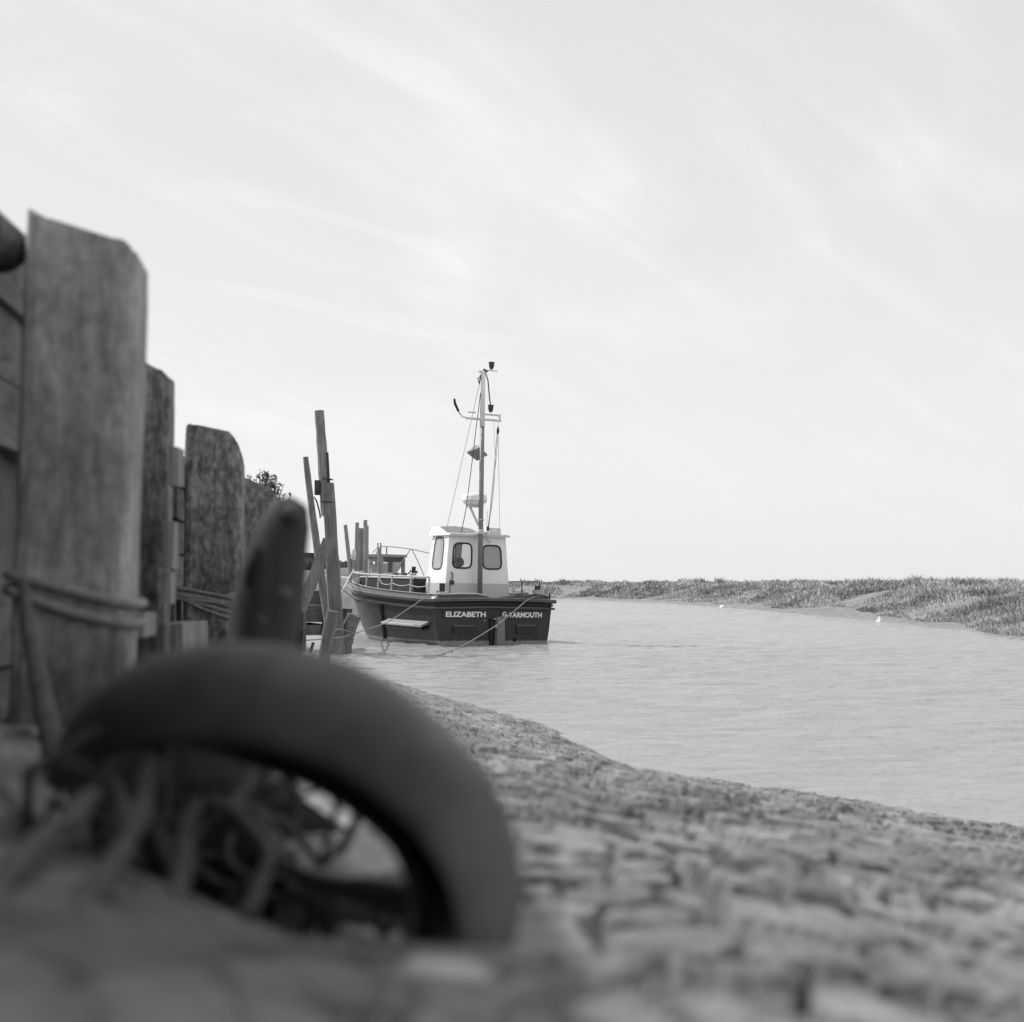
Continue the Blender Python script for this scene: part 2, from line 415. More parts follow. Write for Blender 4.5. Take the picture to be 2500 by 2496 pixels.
rows = [-1.5]
while rows[-1] < 40: rows.append(rows[-1] + min(0.16, max(0.014, 0.0042 * max(rows[-1], 0) + (0.012 if rows[-1] > 26 else 0))))
rows = np.array(rows); NC = 580
xr = np.interp(rows, SHORE[:, 1], SHORE[:, 0]) + 0.55
xl = np.where(rows < 18, wall_x(rows) - 0.1, wall_x(18) - 0.1 - (rows - 18) * 0.42)
xm = np.minimum(xr - .01, .42 * np.maximum(rows, 0) + 1.2)
uu = np.linspace(0, 1, 520)[None, :]; u2 = np.linspace(0, 1, 61)[None, 1:]
GX = np.concatenate([xl[:, None] * (1 - uu) + xm[:, None] * uu, xm[:, None] * (1 - u2) + xr[:, None] * u2], 1); GY = np.repeat(rows[:, None], NC, 1)
GZ, TONE = mud_height(GX, GY)
mud = npmesh('mud_bank', np.stack([GX, GY, GZ], -1).reshape(-1, 3), gridfaces(len(rows), NC), M['mud'], False)
mud['kind'] = 'structure'
at_ = mud.data.attributes.new('tint', 'FLOAT', 'POINT'); at_.data.foreach_set('value', np.clip(TONE, 0, 1).ravel().astype(np.float32))

# river
wr = [3.0]
while wr[-1] < 190: wr.append(wr[-1] + max(0.035, 0.0042 * wr[-1]))
wr = np.array([-60.0, -10.0] + wr + [230, 300, 500]); wc = np.r_[-400, -120, -60, np.arange(-30, 34, 0.2), 60, 120, 600]
WX, WY = np.meshgrid(wc, wr)
amp = smooth(-32, -25, WX) * smooth(34, 27, WX) * smooth(0, 5, WY) * smooth(190, 120, WY)
h = 0.030 * fbm(WX * 0.9 + 0.3 * WY, WY * 1.9 - 0.2 * WX, 2, 210) + 0.026 * fbm(WX * 2.3 - 0.5 * WY, WY * 4.6 + 0.4 * WX, 2, 220) + 0.02 * fbm(WX * 5 + WY, WY * 9, 2, 230)
h *= 1.0 + 1.1 * (fbm(WX * 0.12, WY * 0.10, 2, 240) + 0.3)
river = npmesh('river', np.stack([WX, WY, h * amp], -1).reshape(-1, 3), gridfaces(len(wr), len(wc)), M['water']); river['kind'] = 'structure'
# ground sheet far under everything, out to the horizon
b = MB(); b.add([(-4000, -1000, -1.2), (4000, -1000, -1.2), (4000, 5000, -1.2), (-4000, 5000, -1.2)], [(0, 1, 2, 3)])
o = obj('river_bed', b, M['earth']); o['kind'] = 'structure'

# far bank: marsh
BANK = [(11, -30), (11, 0), (11.5, 18), (12.2, 28), (13.06, 37.3), (13.8, 45.5), (14.0, 55), (13.4, 63), (12.8, 74), (12.3, 85.6), (10.6, 100), (8.3, 115), (3.5, 130), (-8, 143), (-30, 158), (-70, 178), (-140, 205), (-320, 250)]
def resample(L, n, jit=0):
    L = np.array(L, float); s = np.r_[0, np.cumsum(np.hypot(*np.diff(L, axis=0).T))]
    # smooth by Catmull-like double interpolation
    t = np.linspace(0, s[-1], n * 4); p = np.stack([np.interp(t, s, L[:, 0]), np.interp(t, s, L[:, 1])], 1)
    k = 9; ker = np.ones(k) / k
    for c in (0, 1):
        q = np.pad(p[:, c], k // 2, mode='edge'); p[:, c] = np.convolve(q, ker, 'valid')
    return p[::4]
BP = resample(BANK, 520)
tan = np.gradient(BP, axis=0); tan /= np.linalg.norm(tan, axis=1)[:, None]
nor = np.stack([tan[:, 1], -tan[:, 0]], 1)           # away from the river
prof_d = np.array([-1.5, -0.6, 0, 0.5, 1.0, 1.5, 2.0, 2.6, 3.2, 3.8, 4.6, 5.6, 7, 9, 12, 18, 30, 60, 150, 500, 2500])
prof_z = np.array([-0.5, -0.2, 0, 0.10, 0.19, 0.27, 0.36, 0.55, 0.75, 0.92, 1.08, 1.18, 1.22, 1.24, 1.25, 1.25, 1.25, 1.25, 1.25, 1.2, 1.0])
sarc = np.r_[0, np.cumsum(np.hypot(*np.diff(BP, axis=0).T))]
def bank_off(s): return 1.1 * fbm(s * 0.13, s * 0 + 3.3, 3, 90)
def bank_z(d, s): return np.interp(d - np.clip(d, 0, 1) * bank_off(s), prof_d, prof_z)
D2, S2 = np.meshgrid(prof_d, sarc)
nx = BP[:, None, 0] + nor[:, None, 0] * prof_d[None, :]; ny = BP[:, None, 1] + nor[:, None, 1] * prof_d[None, :]
nz = bank_z(D2, S2) + np.where((D2 > 0.2) & (D2 < 20), 0.12 * fbm(nx * 1.2, ny * 0.5, 3, 71), 0)
o = npmesh('marsh', np.stack([nx, ny, nz], -1).reshape(-1, 3), gridfaces(len(BP), len(prof_d)), M['marsh']); o['kind'] = 'structure'

def blades(name, base, hgt, wid, lean, tint, mat):
    """many bent grass blades as one mesh"""
    n = len(base); a = RNG.uniform(0, 2 * np.pi, n); side = np.stack([np.cos(a), np.sin(a), 0 * a], 1) * (wid / 2)[:, None]
    mid = base + lean * 0.35 + np.stack([0 * a, 0 * a, hgt * 0.6], 1); tip = base + lean + np.stack([0 * a, 0 * a, hgt], 1)
    V = np.stack([base - side, base + side, mid + side * 0.8, mid - side * 0.8, tip], 1).reshape(-1, 3)
    i = np.arange(n)[:, None] * 5
    F = np.concatenate([i + [0, 1, 2], i + [0, 2, 3], i + [3, 2, 4]], 0)
    o = npmesh(name, V, F, mat, False)
    at_ = o.data.attributes.new('tint', 'FLOAT', 'POINT'); at_.data.foreach_set('value', np.repeat(np.clip(tint, 0, 1), 5).astype(np.float32))
    o['kind'] = 'stuff'; return o
NB = 230000
bpY = BP[:, 1]; ok = (bpY > 24) & (bpY < 170) & (BP[:, 0] > -45)
wgt = np.where(ok, 1.0 / np.maximum(bpY, 30) ** 1.25, 0); cdf = np.cumsum(wgt); cdf /= cdf[-1]
idx = np.interp(RNG.random(NB), cdf, np.arange(len(BP)))
ii = np.clip(idx.astype(int), 0, len(BP) - 2); fr = (idx - ii)[:, None]
cp = BP[ii] * (1 - fr) + BP[ii + 1] * fr; cn = nor[ii]; ss = np.interp(idx, np.arange(len(BP)), sarc)
start = 0.75 + 0.9 * fbm(ss * 0.2, ss * 0 + 1, 2, 55) + 1.1 * np.exp(-((cp[:, 1] - 68) / 6) ** 2)
dd = start + np.abs(RNG.random(NB)) ** 1.35 * 13.0
bx = cp + cn * dd[:, None]
bz = bank_z(dd, ss) + 0.10 * fbm(bx[:, 0] * 1.2, bx[:, 1] * 0.5, 3, 71)
clump = fbm(bx[:, 0] * 0.6, bx[:, 1] * 0.34, 4, 130)
hgt = np.clip(0.2 + 0.62 * (clump + 0.25) + RNG.uniform(-0.1, 0.13, NB), 0.08, 0.7) * (0.55 + 0.45 * smooth(0, 2.0, dd - start))
f1_, f2_, cc_, _, _ = voro(bx[:, 0] * 0.62 + 0.4 * fbm(bx[:, 0], bx[:, 1] * .6, 2, 5), bx[:, 1] * 0.36, 99)
hgt *= 0.72 * (0.45 + 0.85 * np.clip(1 - f1_ * 1.5, 0, 1)) * (0.7 + 0.6 * cc_)
keep = clump + RNG.uniform(-0.2, 0.3, NB) > -0.3
wid = np.maximum(0.02, bx[:, 1] * 0.0006) * RNG.uniform(0.7, 1.5, NB)
la = 3.6 + 0.7 * fbm(bx[:, 0] * 0.5, bx[:, 1] * 0.3, 2, 8) + RNG.normal(0, 2.4, NB)
lean = np.stack([np.cos(la), np.sin(la), 0 * la], 1) * (hgt * RNG.uniform(0.25, 0.9, NB))[:, None]
tint = 0.34 + 0.35 * np.clip(1 - f1_ * 1.3, 0, 1) + 0.25 * (cc_ - .3) + 0.8 * fbm(bx[:, 0] * 0.6, bx[:, 1] * 0.35, 3, 150) + RNG.normal(0, 0.17, NB)
blades('marsh_grass', np.c_[bx, bz - 0.03][keep], hgt[keep], wid[keep], lean[keep], tint[keep], M['grass'])

# quay land behind the timber wall
qe = [(wall_x(-25) - 0.08, -25), (wall_x(18) - 0.08, 18), (wall_x(18) - 1.6, 18.3), (-9.5, 36), (-22, 72), (-60, 130)]
V = []; 
for (x, y) in qe: V += [(x, y, -0.5), (x, y, 1.95), (x - 1.5, y - 0.1, 2.0), (x - 400, y, 2.0)]
F = []
for i in range(len(qe) - 1):
    for k in range(3): a = i * 4 + k; F.append((a, a + 1, a + 5, a + 4))
b = MB(); b.add(V, F); o = obj('quay_ground', b, M['earth']); o['kind'] = 'structure'

# ------------------------------------------------------------------ foreground timber wall
yaw = math.atan(-0.125) * -1
WD = Vector((-0.124, 0.992, 0)); WN = Vector((0.992, 0.124, 0))        # along the wall / out towards the mud
t = thing('plank_wall', 'dark wall of horizontal planks behind the row of upright timber posts', 'timber wall', (wall_x(3.2), 3.2, 1.0))
for r in range(15):
    z = 0.03 + r * 0.18; y0 = -3 + (r * 1.37) % 2.2
    while y0 < (17.9 if r < 12 else 4.2 if r == 12 else 2.0):  # topmost rows near the camera added out of view to shade the hoop
        ln = random.uniform(2.0, 2.9); y1 = min(y0 + ln, 17.9 if r < 13 else 2.4)
        if not (r == 11 and y0 > 4.4 and random.random() < 0.35) and not (r in (8, 9) and 2.2 < y1 < 6.2):
            c = Vector((wall_x((y0 + y1) / 2), (y0 + y1) / 2, z + 0.085)) + WN * random.uniform(-0.045, -0.02)
            Mx = Matrix.Rotation(math.atan2(WD.y, WD.x) - math.pi / 2 + random.uniform(-.004, .004), 3, 'Z') @ Matrix.Rotation(random.uniform(-.006, .006), 3, 'X')
            b = MB(); b.box(c, (0.055, y1 - y0 - 0.014, 0.168), Mx, 0.005); obj('plank', b, M['plank'], t, base=t.location)
        y0 = y1

def square_post(name, label, cx, cy, w, d, zb, prof, lean=(0, 0), mat='post', taper=1.0, rough=0.006):
    """squared timber; cx, cy = middle of its camera-facing face foot, prof = [(u across 0..1, z)] of the top edge"""
    base = Vector((cx, cy, zb)); b = MB(); n = 28; zt = max(p[1] for p in prof); lev = 16
    ang = math.atan2(WD.y, WD.x) - math.pi / 2; ca, sa = math.cos(ang), math.sin(ang); vs = []
    us = [p[0] for p in prof]; zs = [p[1] for p in prof]
    ph = [random.uniform(-1, 1) for _ in range(n)]
    for i in range(lev + 1):
        f = i / lev
        for k in range(n):
            a = 2 * math.pi * (k + .5) / n; c_, s_ = math.cos(a), math.sin(a); e = 2 / 7.0
            x = math.copysign(abs(c_) ** e, c_) * w / 2; y = math.copysign(abs(s_) ** e, s_) * d / 2 + d / 2
            q = 1 + rough * 2 * ph[k] / w * 0.5 + random.uniform(-1, 1) * rough * 0.5 / w
            tz = float(np.interp(x / w + 0.5, us, zs))
            z = zb + (tz - zb) * f + (random.uniform(-1, 1) * rough if i == lev else 0)
            tp = 1 + (taper - 1) * f
            if i == lev: tp *= 0.975
            X = x * q * tp + lean[0] * f; Y = (y - d / 2) * q * tp + d / 2 + lean[1] * f
            vs.append((cx + X * ca - Y * sa, cy + X * sa + Y * ca, z))
    fs = [(i * n + k, i * n + (k + 1) % n, (i + 1) * n + (k + 1) % n, (i + 1) * n + k) for i in range(lev) for k in range(n)]
    cc = np.mean(vs[-n:], axis=0); vs.append(tuple(cc)); m = len(vs) - 1
    fs += [(lev * n + k, lev * n + (k + 1) % n, m) for k in range(n)]
    b.add(vs, fs); o = obj(name, b, M[mat], None, False, base=base)
    return tag(o, label, 'post', 'upright timber posts along the plank wall')
def zpx(py, Y): return at(1250, py, Y).z
Y1 = 3.2
p1 = at(150, 1600, Y1); t1 = at(187, 600, Y1)
square_post('timber_post', 'tallest and widest grey timber post at the left, its top sloping down to the right', p1.x, Y1, 0.25, 0.20, zmud(p1.x, Y1) - 0.4,
            [(0, zpx(505, Y1)), (0.06, zpx(524, Y1)), (0.13, zpx(530, Y1)), (0.55, zpx(558, Y1)), (0.93, zpx(592, Y1)), (1, zpx(620, Y1))], (0.03, 0.0), 'post')
Y2 = 5.2
square_post('timber_post', 'second timber post, half hidden behind the tallest one, with a slanted top', at(330, 1500, Y2).x, Y2, 0.2, 0.2, zmud(-1.3, Y2) - 0.3,
            [(0, zpx(835, Y2)), (0.4, zpx(868, Y2)), (1, zpx(918, Y2))], (0.012, 0), 'post_dark')
Y3 = 7.5
square_post('timber_post', 'stout speckled timber post with a nearly flat top and a chamfered right corner', at(517, 1500, Y3).x, Y3, 0.30, 0.26, zmud(-1.5, Y3) - 0.3,
            [(0, zpx(1042, Y3)), (0.1, zpx(1036, Y3)), (0.6, zpx(1046, Y3)), (0.82, zpx(1056, Y3)), (0.93, zpx(1090, Y3)), (1, zpx(1130, Y3))], (0.0, 0), 'post_dark')
Y4 = 10.6
square_post('timber_post', 'low timber post with a rounded top and leafy shrub sprouting beside it', at(628, 1500, Y4).x, Y4, 0.37, 0.3, 0.2,
            [(0, zpx(1160, Y4)), (0.55, zpx(1172, Y4)), (0.75, zpx(1188, Y4)), (0.9, zpx(1218, Y4)), (1, zpx(1262, Y4))], (0, 0), 'post_dark')
Y5 = 14.5
square_post('timber_post', 'timber post between the leafy one and the end of the wall', at(676, 1500, Y5).x, Y5, 0.3, 0.28, 0.1,
            [(0, zpx(1285, Y5)), (0.6, zpx(1292, Y5)), (1, zpx(1330, Y5))], (0, 0), 'post_dark')
Y6 = 17.8
square_post('timber_post', 'last rough dark timber post, at the far end of the plank wall', at(713, 1500, Y6).x, Y6, 0.24, 0.26, 0.0,
            [(0, zpx(1448, Y6)), (0.5, zpx(1436, Y6)), (1, zpx(1470, Y6))], (0, 0), 'post_dark', rough=0.02)
def px_board(name, label, cat, x0, x1, y0, y1, Y, depth, mat, group=None, jit=0.004, tilt=0.0, parent=None):
    a = at(x0, y1, Y); c = at(x1, y0, Y); ctr = (a + c) / 2 + Vector((0, depth / 2, 0))
    b = MB(); b.box(ctr, (abs(c.x - a.x), depth, abs(c.z - a.z)), Matrix.Rotation(tilt, 3, 'Y'), jit)
    o = obj(name, b, M[mat], parent, base=(parent.location if parent else ctr - Vector((0, 0, abs(c.z - a.z) / 2))))
    if not parent: tag(o, label, cat, group)
    return o
# pale battens nailed to the river side of the second post, and blocks at the posts' feet
for k, (y0, y1, x0, x1) in enumerate([(1092, 1185, 409, 436), (1276, 1390, 398, 424), (1396, 1474, 392, 416)]):
    px_board('batten', ['upper pale batten on the river side of the second post', 'middle pale batten on the river side of the second post', 'lowest pale batten on the river side of the second post'][k],
             'batten', x0, x1, y0, y1, 5.05 + 0.02 * k, 0.09, 'batten', 'pale battens on the second post')
px_board('wood_block', 'pale square block at the right foot of the tallest post', 'wood block', 308, 350, 1497, 1556, 3.7, 0.14, 'batten')
px_board('plank_end', 'pale sawn plank end lying low between the second and third posts', 'plank', 385, 446, 1524, 1600, 5.9, 0.5, 'board', tilt=-0.04)
px_board('end_block', 'upper squared block at the river face of the last wall post', 'wood block', 729, 741, 1496, 1538, 17.6, 0.25, 'post_dark', 'blocks on the last wall post')
px_board('end_block', 'lower squared block at the river face of the last wall post', 'wood block', 727, 740, 1541, 1592, 17.6, 0.25, 'pile_dark', 'blocks on the last wall post')
# log end above the planks at the very left
a = at(-150, 470, 3.1); c = at(38, 632, 3.3)
b = MB(); b.tube([a, a.lerp(c, .5), a.lerp(c, .92), c], [0.058, 0.058, 0.056, 0.036], 14, rough=0.04); o = obj('log', b, M['post_dark'], None, True, base=c)
tag(o, 'dark round log end sticking out above the planks left of the tallest post', 'log')
# leaning stick beside the tallest post
pts = [at(56, 1425, 2.9), at(66, 1520, 2.85), at(92, 1650, 2.7), at(135, 1850, 2.5), at(150, 1960, 2.45)]
b = MB(); b.tube(pts, [0.011, 0.014, 0.018, 0.020, 0.020], 10); o = obj('stick', b, M['strand'], None, True, base=pts[-1]); tag(o, 'long pale stick leaning against the foot of the tallest post', 'stick')
# ropes lashed round posts
def lash(label, cx, cy, w, d, zs, r, slope, mat='strand', mess=0.0):
    b = MB()
    ang = math.atan2(WD.y, WD.x) - math.pi / 2; ca, sa = math.cos(ang), math.sin(ang)
    for q, z in enumerate(zs):
        pts = []
        for k in range(24):
            a = 2 * math.pi * k / 24; e = 2 / 5.0
            x = math.copysign(abs(math.cos(a)) ** e, math.cos(a)) * (w / 2 + r * .8); y = math.copysign(abs(math.sin(a)) ** e, math.sin(a)) * (d / 2 + r * .8) + d / 2
            pts.append((cx + x * ca - y * sa, cy + x * sa + y * ca, z - slope * x / w * (1 + .4 * q) - 0.01 * math.sin(3 * x / w + q)))
        if mess:
            f0 = random.uniform(0, 9); pts = [(p[0] * 1 + random.uniform(-.003, .003), p[1] - abs(vnoise(np.array([k * .6 + f0]), np.array([q * 3.1]), 5)[0]) * mess * .6, p[2] + mess * 2 * vnoise(np.array([k * .45 + f0]), np.array([q * 1.7]), 6)[0]) for k, p in enumerate(pts)]
        b.tube(pts, r, 8, closed=True, rough=.12)
    o = obj('rope', b, M[mat], None, True, base=(cx, cy, zs[0])); return tag(o, label, 'rope', 'ropes lashed round the wall posts')
lash('thick rope wound twice round the tallest post near its foot', p1.x + 0.012, Y1, 0.256, 0.245, [zpx(1440, Y1), zpx(1482, Y1)], 0.0125, 0.045, 'rope')
lash('frayed rope wound round the stout speckled post near its foot', at(500, 1500, Y3).x, Y3, 0.36, 0.27, [zpx(y_, Y3) for y_ in (1444, 1450, 1457, 1463, 1470, 1478, 1483)], 0.0085, 0.03, 'rope', 0.02)

# shrub beside the low post
sh = thing('shrub', 'small leafy shrub growing over the low rounded wall post', 'shrub', (at(640, 1300, 11.3).x, 11.3, 1.95))
V = []; tn = []; b = MB()
for i in range(60):
    px_ = random.gauss(650, 30); 
    ytop = np.interp(px_, [595, 640, 675, 700, 720], [1168, 1160, 1172, 1205, 1262]) + random.uniform(-8, 30)
    p0 = at(640 + (px_ - 640) * .5, 1300, 11.3 + random.uniform(-.1, .3)); p1_ = at(px_ + random.uniform(-6, 10), ytop, p0.y)
    b.tube([p0, p0.lerp(p1_, .6) + Vector((0, 0, .03)), p1_], [0.005, 0.004, 0.002], 5)
    for j in range(9):
        c = p0.lerp(p1_, random.uniform(.35, 1.02)); a = random.uniform(0, 6.28); e = random.uniform(-.3, 1.2); l = random.uniform(.025, .05)
        d = Vector((math.cos(a) * math.cos(e), math.sin(a) * math.cos(e), math.sin(e))); s = d.cross(Vector((random.uniform(-1, 1), random.uniform(-1, 1), random.uniform(-1, 1)))).normalized() * l * .26
        V += [c, c + d * l * .5 + s, c + d * l, c + d * l * .5 - s]; tn.append(random.random())
obj('stem', b, M['pile_dark'], sh)
Fq = np.arange(len(V)).reshape(-1, 4); V = np.array([tuple(v - sh.location) for v in V])
o = npmesh('leaves', V, Fq, M['leaf'], False); o.parent = sh; o['kind'] = 'stuff'
a_ = o.data.attributes.new('tint', 'FLOAT', 'POINT'); a_.data.foreach_set('value', np.repeat(tn, 4).astype(np.float32))

# ------------------------------------------------------------------ foreground hoop, slotted stub and rope strands
def catmull(P, n):
    out = []; P = [np.array(p, float) for p in P]; P = [2 * P[0] - P[1]] + P + [2 * P[-1] - P[-2]]
    for i in range(1, len(P) - 2):
        for k in range(n):
            t_ = k / n
            out.append(0.5 * (2 * P[i] + (P[i + 1] - P[i - 1]) * t_ + (2 * P[i - 1] - 5 * P[i] + 4 * P[i + 1] - P[i + 2]) * t_ ** 2 + (3 * P[i] - P[i - 1] - 3 * P[i + 1] + P[i + 2]) * t_ ** 3))
    out.append(P[-2]); return out
HP = [(150, 1900, 40, 1.72), (205, 1825, 62, 1.66), (300, 1752, 98, 1.58), (450, 1722, 137, 1.48), (600, 1728, 158, 1.40), (760, 1762, 163, 1.34), (910, 1838, 161, 1.29), (1030, 1940, 153, 1.25), (1100, 2060, 150, 1.22), (1118, 2180, 150, 1.19), (1108, 2300, 140, 1.17), (1085, 2430, 120, 1.15)]
HP = catmull(HP, 5)
pts = [at(p[0], p[1], p[3]) for p in HP]; rad = [p[2] * p[3] / FPX for p in HP]
ctr = at(660, 2330, 1.42); b = MB(); V = []; NSEC = 20
for i, p in enumerate(pts):
    t_ = (pts[min(i + 1, len(pts) - 1)] - pts[max(i - 1, 0)]).normalized(); u = (p - ctr); u.y = 0; u = (u - t_ * u.dot(t_)).normalized(); w = t_.cross(u)
    if w.y > 0: w = -w                      # w points to the camera's side
    for shell in (1.0, 0.8):
        for k in range(NSEC):
            a = R(-172 + (284 - 48 * max(0.0, i / len(pts) - .62) / .38) * k / (NSEC - 1)); ca, sa = math.cos(a), math.sin(a); e = 2 / 2.6
            q = rad[i] * shell * (1 + .012 * vnoise(np.array([i * .3]), np.array([k * .5]), 3)[0])
            V.append(p + u * (math.copysign(abs(ca) ** e, ca) * q) - w * (math.copysign(abs(sa) ** e, sa) * -q))
F = []; RW = 2 * NSEC; shade_faces = set()
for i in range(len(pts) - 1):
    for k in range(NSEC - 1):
        a = i * RW + k; shade_faces.add(len(F) + 1); shade_faces.update([len(F)] if k < 4 else []); F += [(a, a + 1, a + RW + 1, a + RW), (a + NSEC, a + NSEC + RW, a + NSEC + RW + 1, a + NSEC + 1)]
    for k in (0, NSEC - 1): a = i * RW + k; shade_faces.add(len(F)); F.append((a, a + RW, a + RW + NSEC, a + NSEC))
for i in (0, len(pts) - 1):
    for k in range(NSEC - 1): a = i * RW + k; F.append((a, a + 1, a + NSEC + 1, a + NSEC))
b.add(V, F)
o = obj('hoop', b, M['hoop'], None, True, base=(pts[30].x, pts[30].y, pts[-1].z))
o.data.materials.append(M['rubber_and_shade'])  # inside, rim and back faces darkened: the hollow's shade put into the colour
for k in shade_faces: o.data.polygons[k].material_index = 1
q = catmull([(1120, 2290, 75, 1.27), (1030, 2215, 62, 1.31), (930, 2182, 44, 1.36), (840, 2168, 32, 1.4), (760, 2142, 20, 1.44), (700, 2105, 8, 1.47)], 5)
b2 = MB(); b2.tube([at(p[0], p[1], p[3]) for p in q], [p[2] * p[3] / FPX for p in q], 14); lr = obj('lower_rim_shade', b2, M['rubber_and_shade'], None, True, base=o.location); lr.location = (0, 0, 0); lr.parent = o  # black band stands in for the shaded hollow of the lower rim
hoop = o; tag(o, 'big dark hollow hoop arching out of the mud in the blurred foreground', 'hoop')
SP = [(610, 1760, 78), (625, 1640, 78), (642, 1560, 79), (660, 1440, 82), (682, 1330, 70), (706, 1262, 54), (722, 1236, 38), (730, 1224, 20)]
SP = catmull(SP, 4); YS = 2.45
st = thing('stub_post', 'dark worn post stub with a blunt rounded top leaning right behind the hoop', 'post', at(640, 1760, YS))
b = MB(); b.tube([at(p[0], p[1], YS) for p in SP], [p[2] * YS / FPX for p in SP], 18, expo=2.6, rough=0.01); obj('post_body', b, M['stub'], st, True)
b = MB(); q = [at(625, 1335, YS - .05), at(614, 1390, YS - .052), at(606, 1432, YS - .05)]; b.tube(q, [0.006, 0.011, 0.005], 8); obj('slot', b, M['black'], st, True)
def knot(px_, py_, r):
    b = MB(); c = at(px_, py_, YS - .045); b.lathe(c, [(r * .2, -.016), (r * .8, -.010), (r, 0), (r * .8, .008), (r * .2, .012)], 10, axis=(0, -1, 0)); obj('knot', b, M['strand'], st, True)
knot(712, 1252, .016); knot(692, 1452, .016); knot(640, 1512, .015)
# slab of mud lying in the hoop's opening, and the rope tangle and black mass added for shade beside it
outl = [(598, 1884), (622, 1960), (660, 2040), (705, 2095), (765, 2128), (850, 2137), (935, 2128), (985, 2108), (1003, 2075), (985, 2035), (930, 1985), (850, 1935), (760, 1895), (680, 1878)]
ZS = 1.185; top = []
for x, y in outl:
    d = at(x, y, 1.0) - Vector((0, 0, EYE)); top.append(Vector((0, 0, EYE)) + d * ((ZS - EYE) / d.z))
b = MB(); V = []; n = len(top); cc = sum(top, Vector()) / n
for f, dz in ((0.6, .012), (0.9, .006), (1.0, -.004), (0.99, -.03), (.9, -.04)):
    for p in top: V.append(cc + (p - cc) * f + Vector((random.uniform(-.006, .006), random.uniform(-.006, .006), dz + random.uniform(-.005, .005))))
F = [(i * n + k, i * n + (k + 1) % n, (i + 1) * n + (k + 1) % n, (i + 1) * n + k) for i in range(4) for k in range(n)] + [tuple(range(n)), tuple(reversed(range(4 * n, 5 * n)))]
b.add(V, F); tag(obj('mud_slab', b, M['slab'], None, False, base=cc - Vector((0, 0, .04))), 'flat pale slab of mud lying inside the opening of the hoop', 'mud slab')
tg = random.Random(5); b = MB()
for q in range(30):
    c0 = Vector((-0.40 + tg.gauss(0, .11), 1.70 + tg.gauss(0, .08), 1.13 + tg.random() * .13)); P = [c0]
    d = Vector((tg.gauss(0, 1), tg.gauss(0, .6), tg.gauss(0, .7))).normalized()
    for k in range(9):
        d = (d + Vector((tg.gauss(0, .5), tg.gauss(0, .4), tg.gauss(0, .45)))).normalized(); p = P[-1] + d * .035; p.z = max(p.z, 1.03); P.append(p)
    b.tube(P, tg.uniform(.003, .006), 6)
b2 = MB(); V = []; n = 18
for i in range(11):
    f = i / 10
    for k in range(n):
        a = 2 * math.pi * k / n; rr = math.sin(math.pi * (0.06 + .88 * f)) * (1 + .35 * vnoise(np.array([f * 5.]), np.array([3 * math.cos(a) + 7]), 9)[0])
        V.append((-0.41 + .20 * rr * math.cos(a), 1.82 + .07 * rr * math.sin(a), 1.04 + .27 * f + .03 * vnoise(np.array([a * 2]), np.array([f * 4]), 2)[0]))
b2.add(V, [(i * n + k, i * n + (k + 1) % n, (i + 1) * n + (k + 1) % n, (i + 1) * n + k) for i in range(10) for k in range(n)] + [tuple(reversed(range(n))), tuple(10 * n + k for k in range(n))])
tag(obj('shade_fill', b2, M['clump'], None, False, base=(-0.41, 1.82, 1.04)), 'added black mass standing in for the shadow under the left half of the hoop', 'shade mass')  # solid black mass added in place of deep shade under the hoop
o = obj('shade_tangle', b, M['rope_dark'], None, True, base=(-0.40, 1.70, 1.05)); tag(o, 'dark tangle of rope added to blacken the hollow under the left half of the hoop', 'rope')  # strands added to turn this hollow shadow-black
# strands
def strand(label, P, r, mat='strand', name='rope_strand', cat='rope', group='loose strands under the hoop'):
    q = catmull(P, 5); pp = [at(p[0] + 5 * math.sin(.9 * j + len(label)), p[1] + 4 * math.cos(1.3 * j), p[2]) for j, p in enumerate(q)]; b = MB(); b.tube(pp, [r * (0.8 + .4 * random.random()) for _ in pp], 8)
    o = obj(name, b, M[mat], None, True, base=pp[-1]); tag(o, label, cat, group); return o
strand('thickest loose strand, running out to the left edge below the hoop', [(230, 1940, 1.35), (174, 2003, 1.28), (90, 2060, 1.2), (10, 2150, 1.1), (-60, 2300, 1.0)], 0.011)
strand('wide dim strand hanging below the middle of the hoop', [(385, 1840, 1.45), (350, 1960, 1.36), (300, 2080, 1.26), (215, 2200, 1.12), (170, 2330, 1.04)], 0.010)
strand('upright pale strand standing under the hoop right of the dim one', [(470, 1950, 1.42), (452, 2060, 1.36), (438, 2170, 1.28), (430, 2260, 1.22)], 0.0085)
strand('thin dark strand crossing down to the upright pale one', [(345, 1960, 1.5), (385, 2050, 1.46), (430, 2130, 1.4), (450, 2200, 1.36)], 0.006)
strand('short slanting strand by the left end of the sunlit gap', [(625, 1860, 1.6), (592, 1930, 1.58), (555, 2000, 1.55)], 0.0065)
strand('thick curled strand below the short slanting one', [(520, 1960, 1.55), (590, 2000, 1.52), (650, 2070, 1.46), (640, 2150, 1.4), (595, 2240, 1.32)], 0.0075)
strand('thin rope drooping in a V beneath the sunlit gap', [(640, 1990, 1.55), (690, 2090, 1.5), (760, 2175, 1.44), (840, 2235, 1.38), (890, 2250, 1.36), (950, 2205, 1.36), (1000, 2130, 1.38)], 0.005)
strand('faint strand curling under the left end of the hoop', [(160, 1850, 1.62), (190, 1870, 1.6), (230, 1880, 1.6), (280, 1950, 1.58), (300, 2030, 1.5)], 0.012)

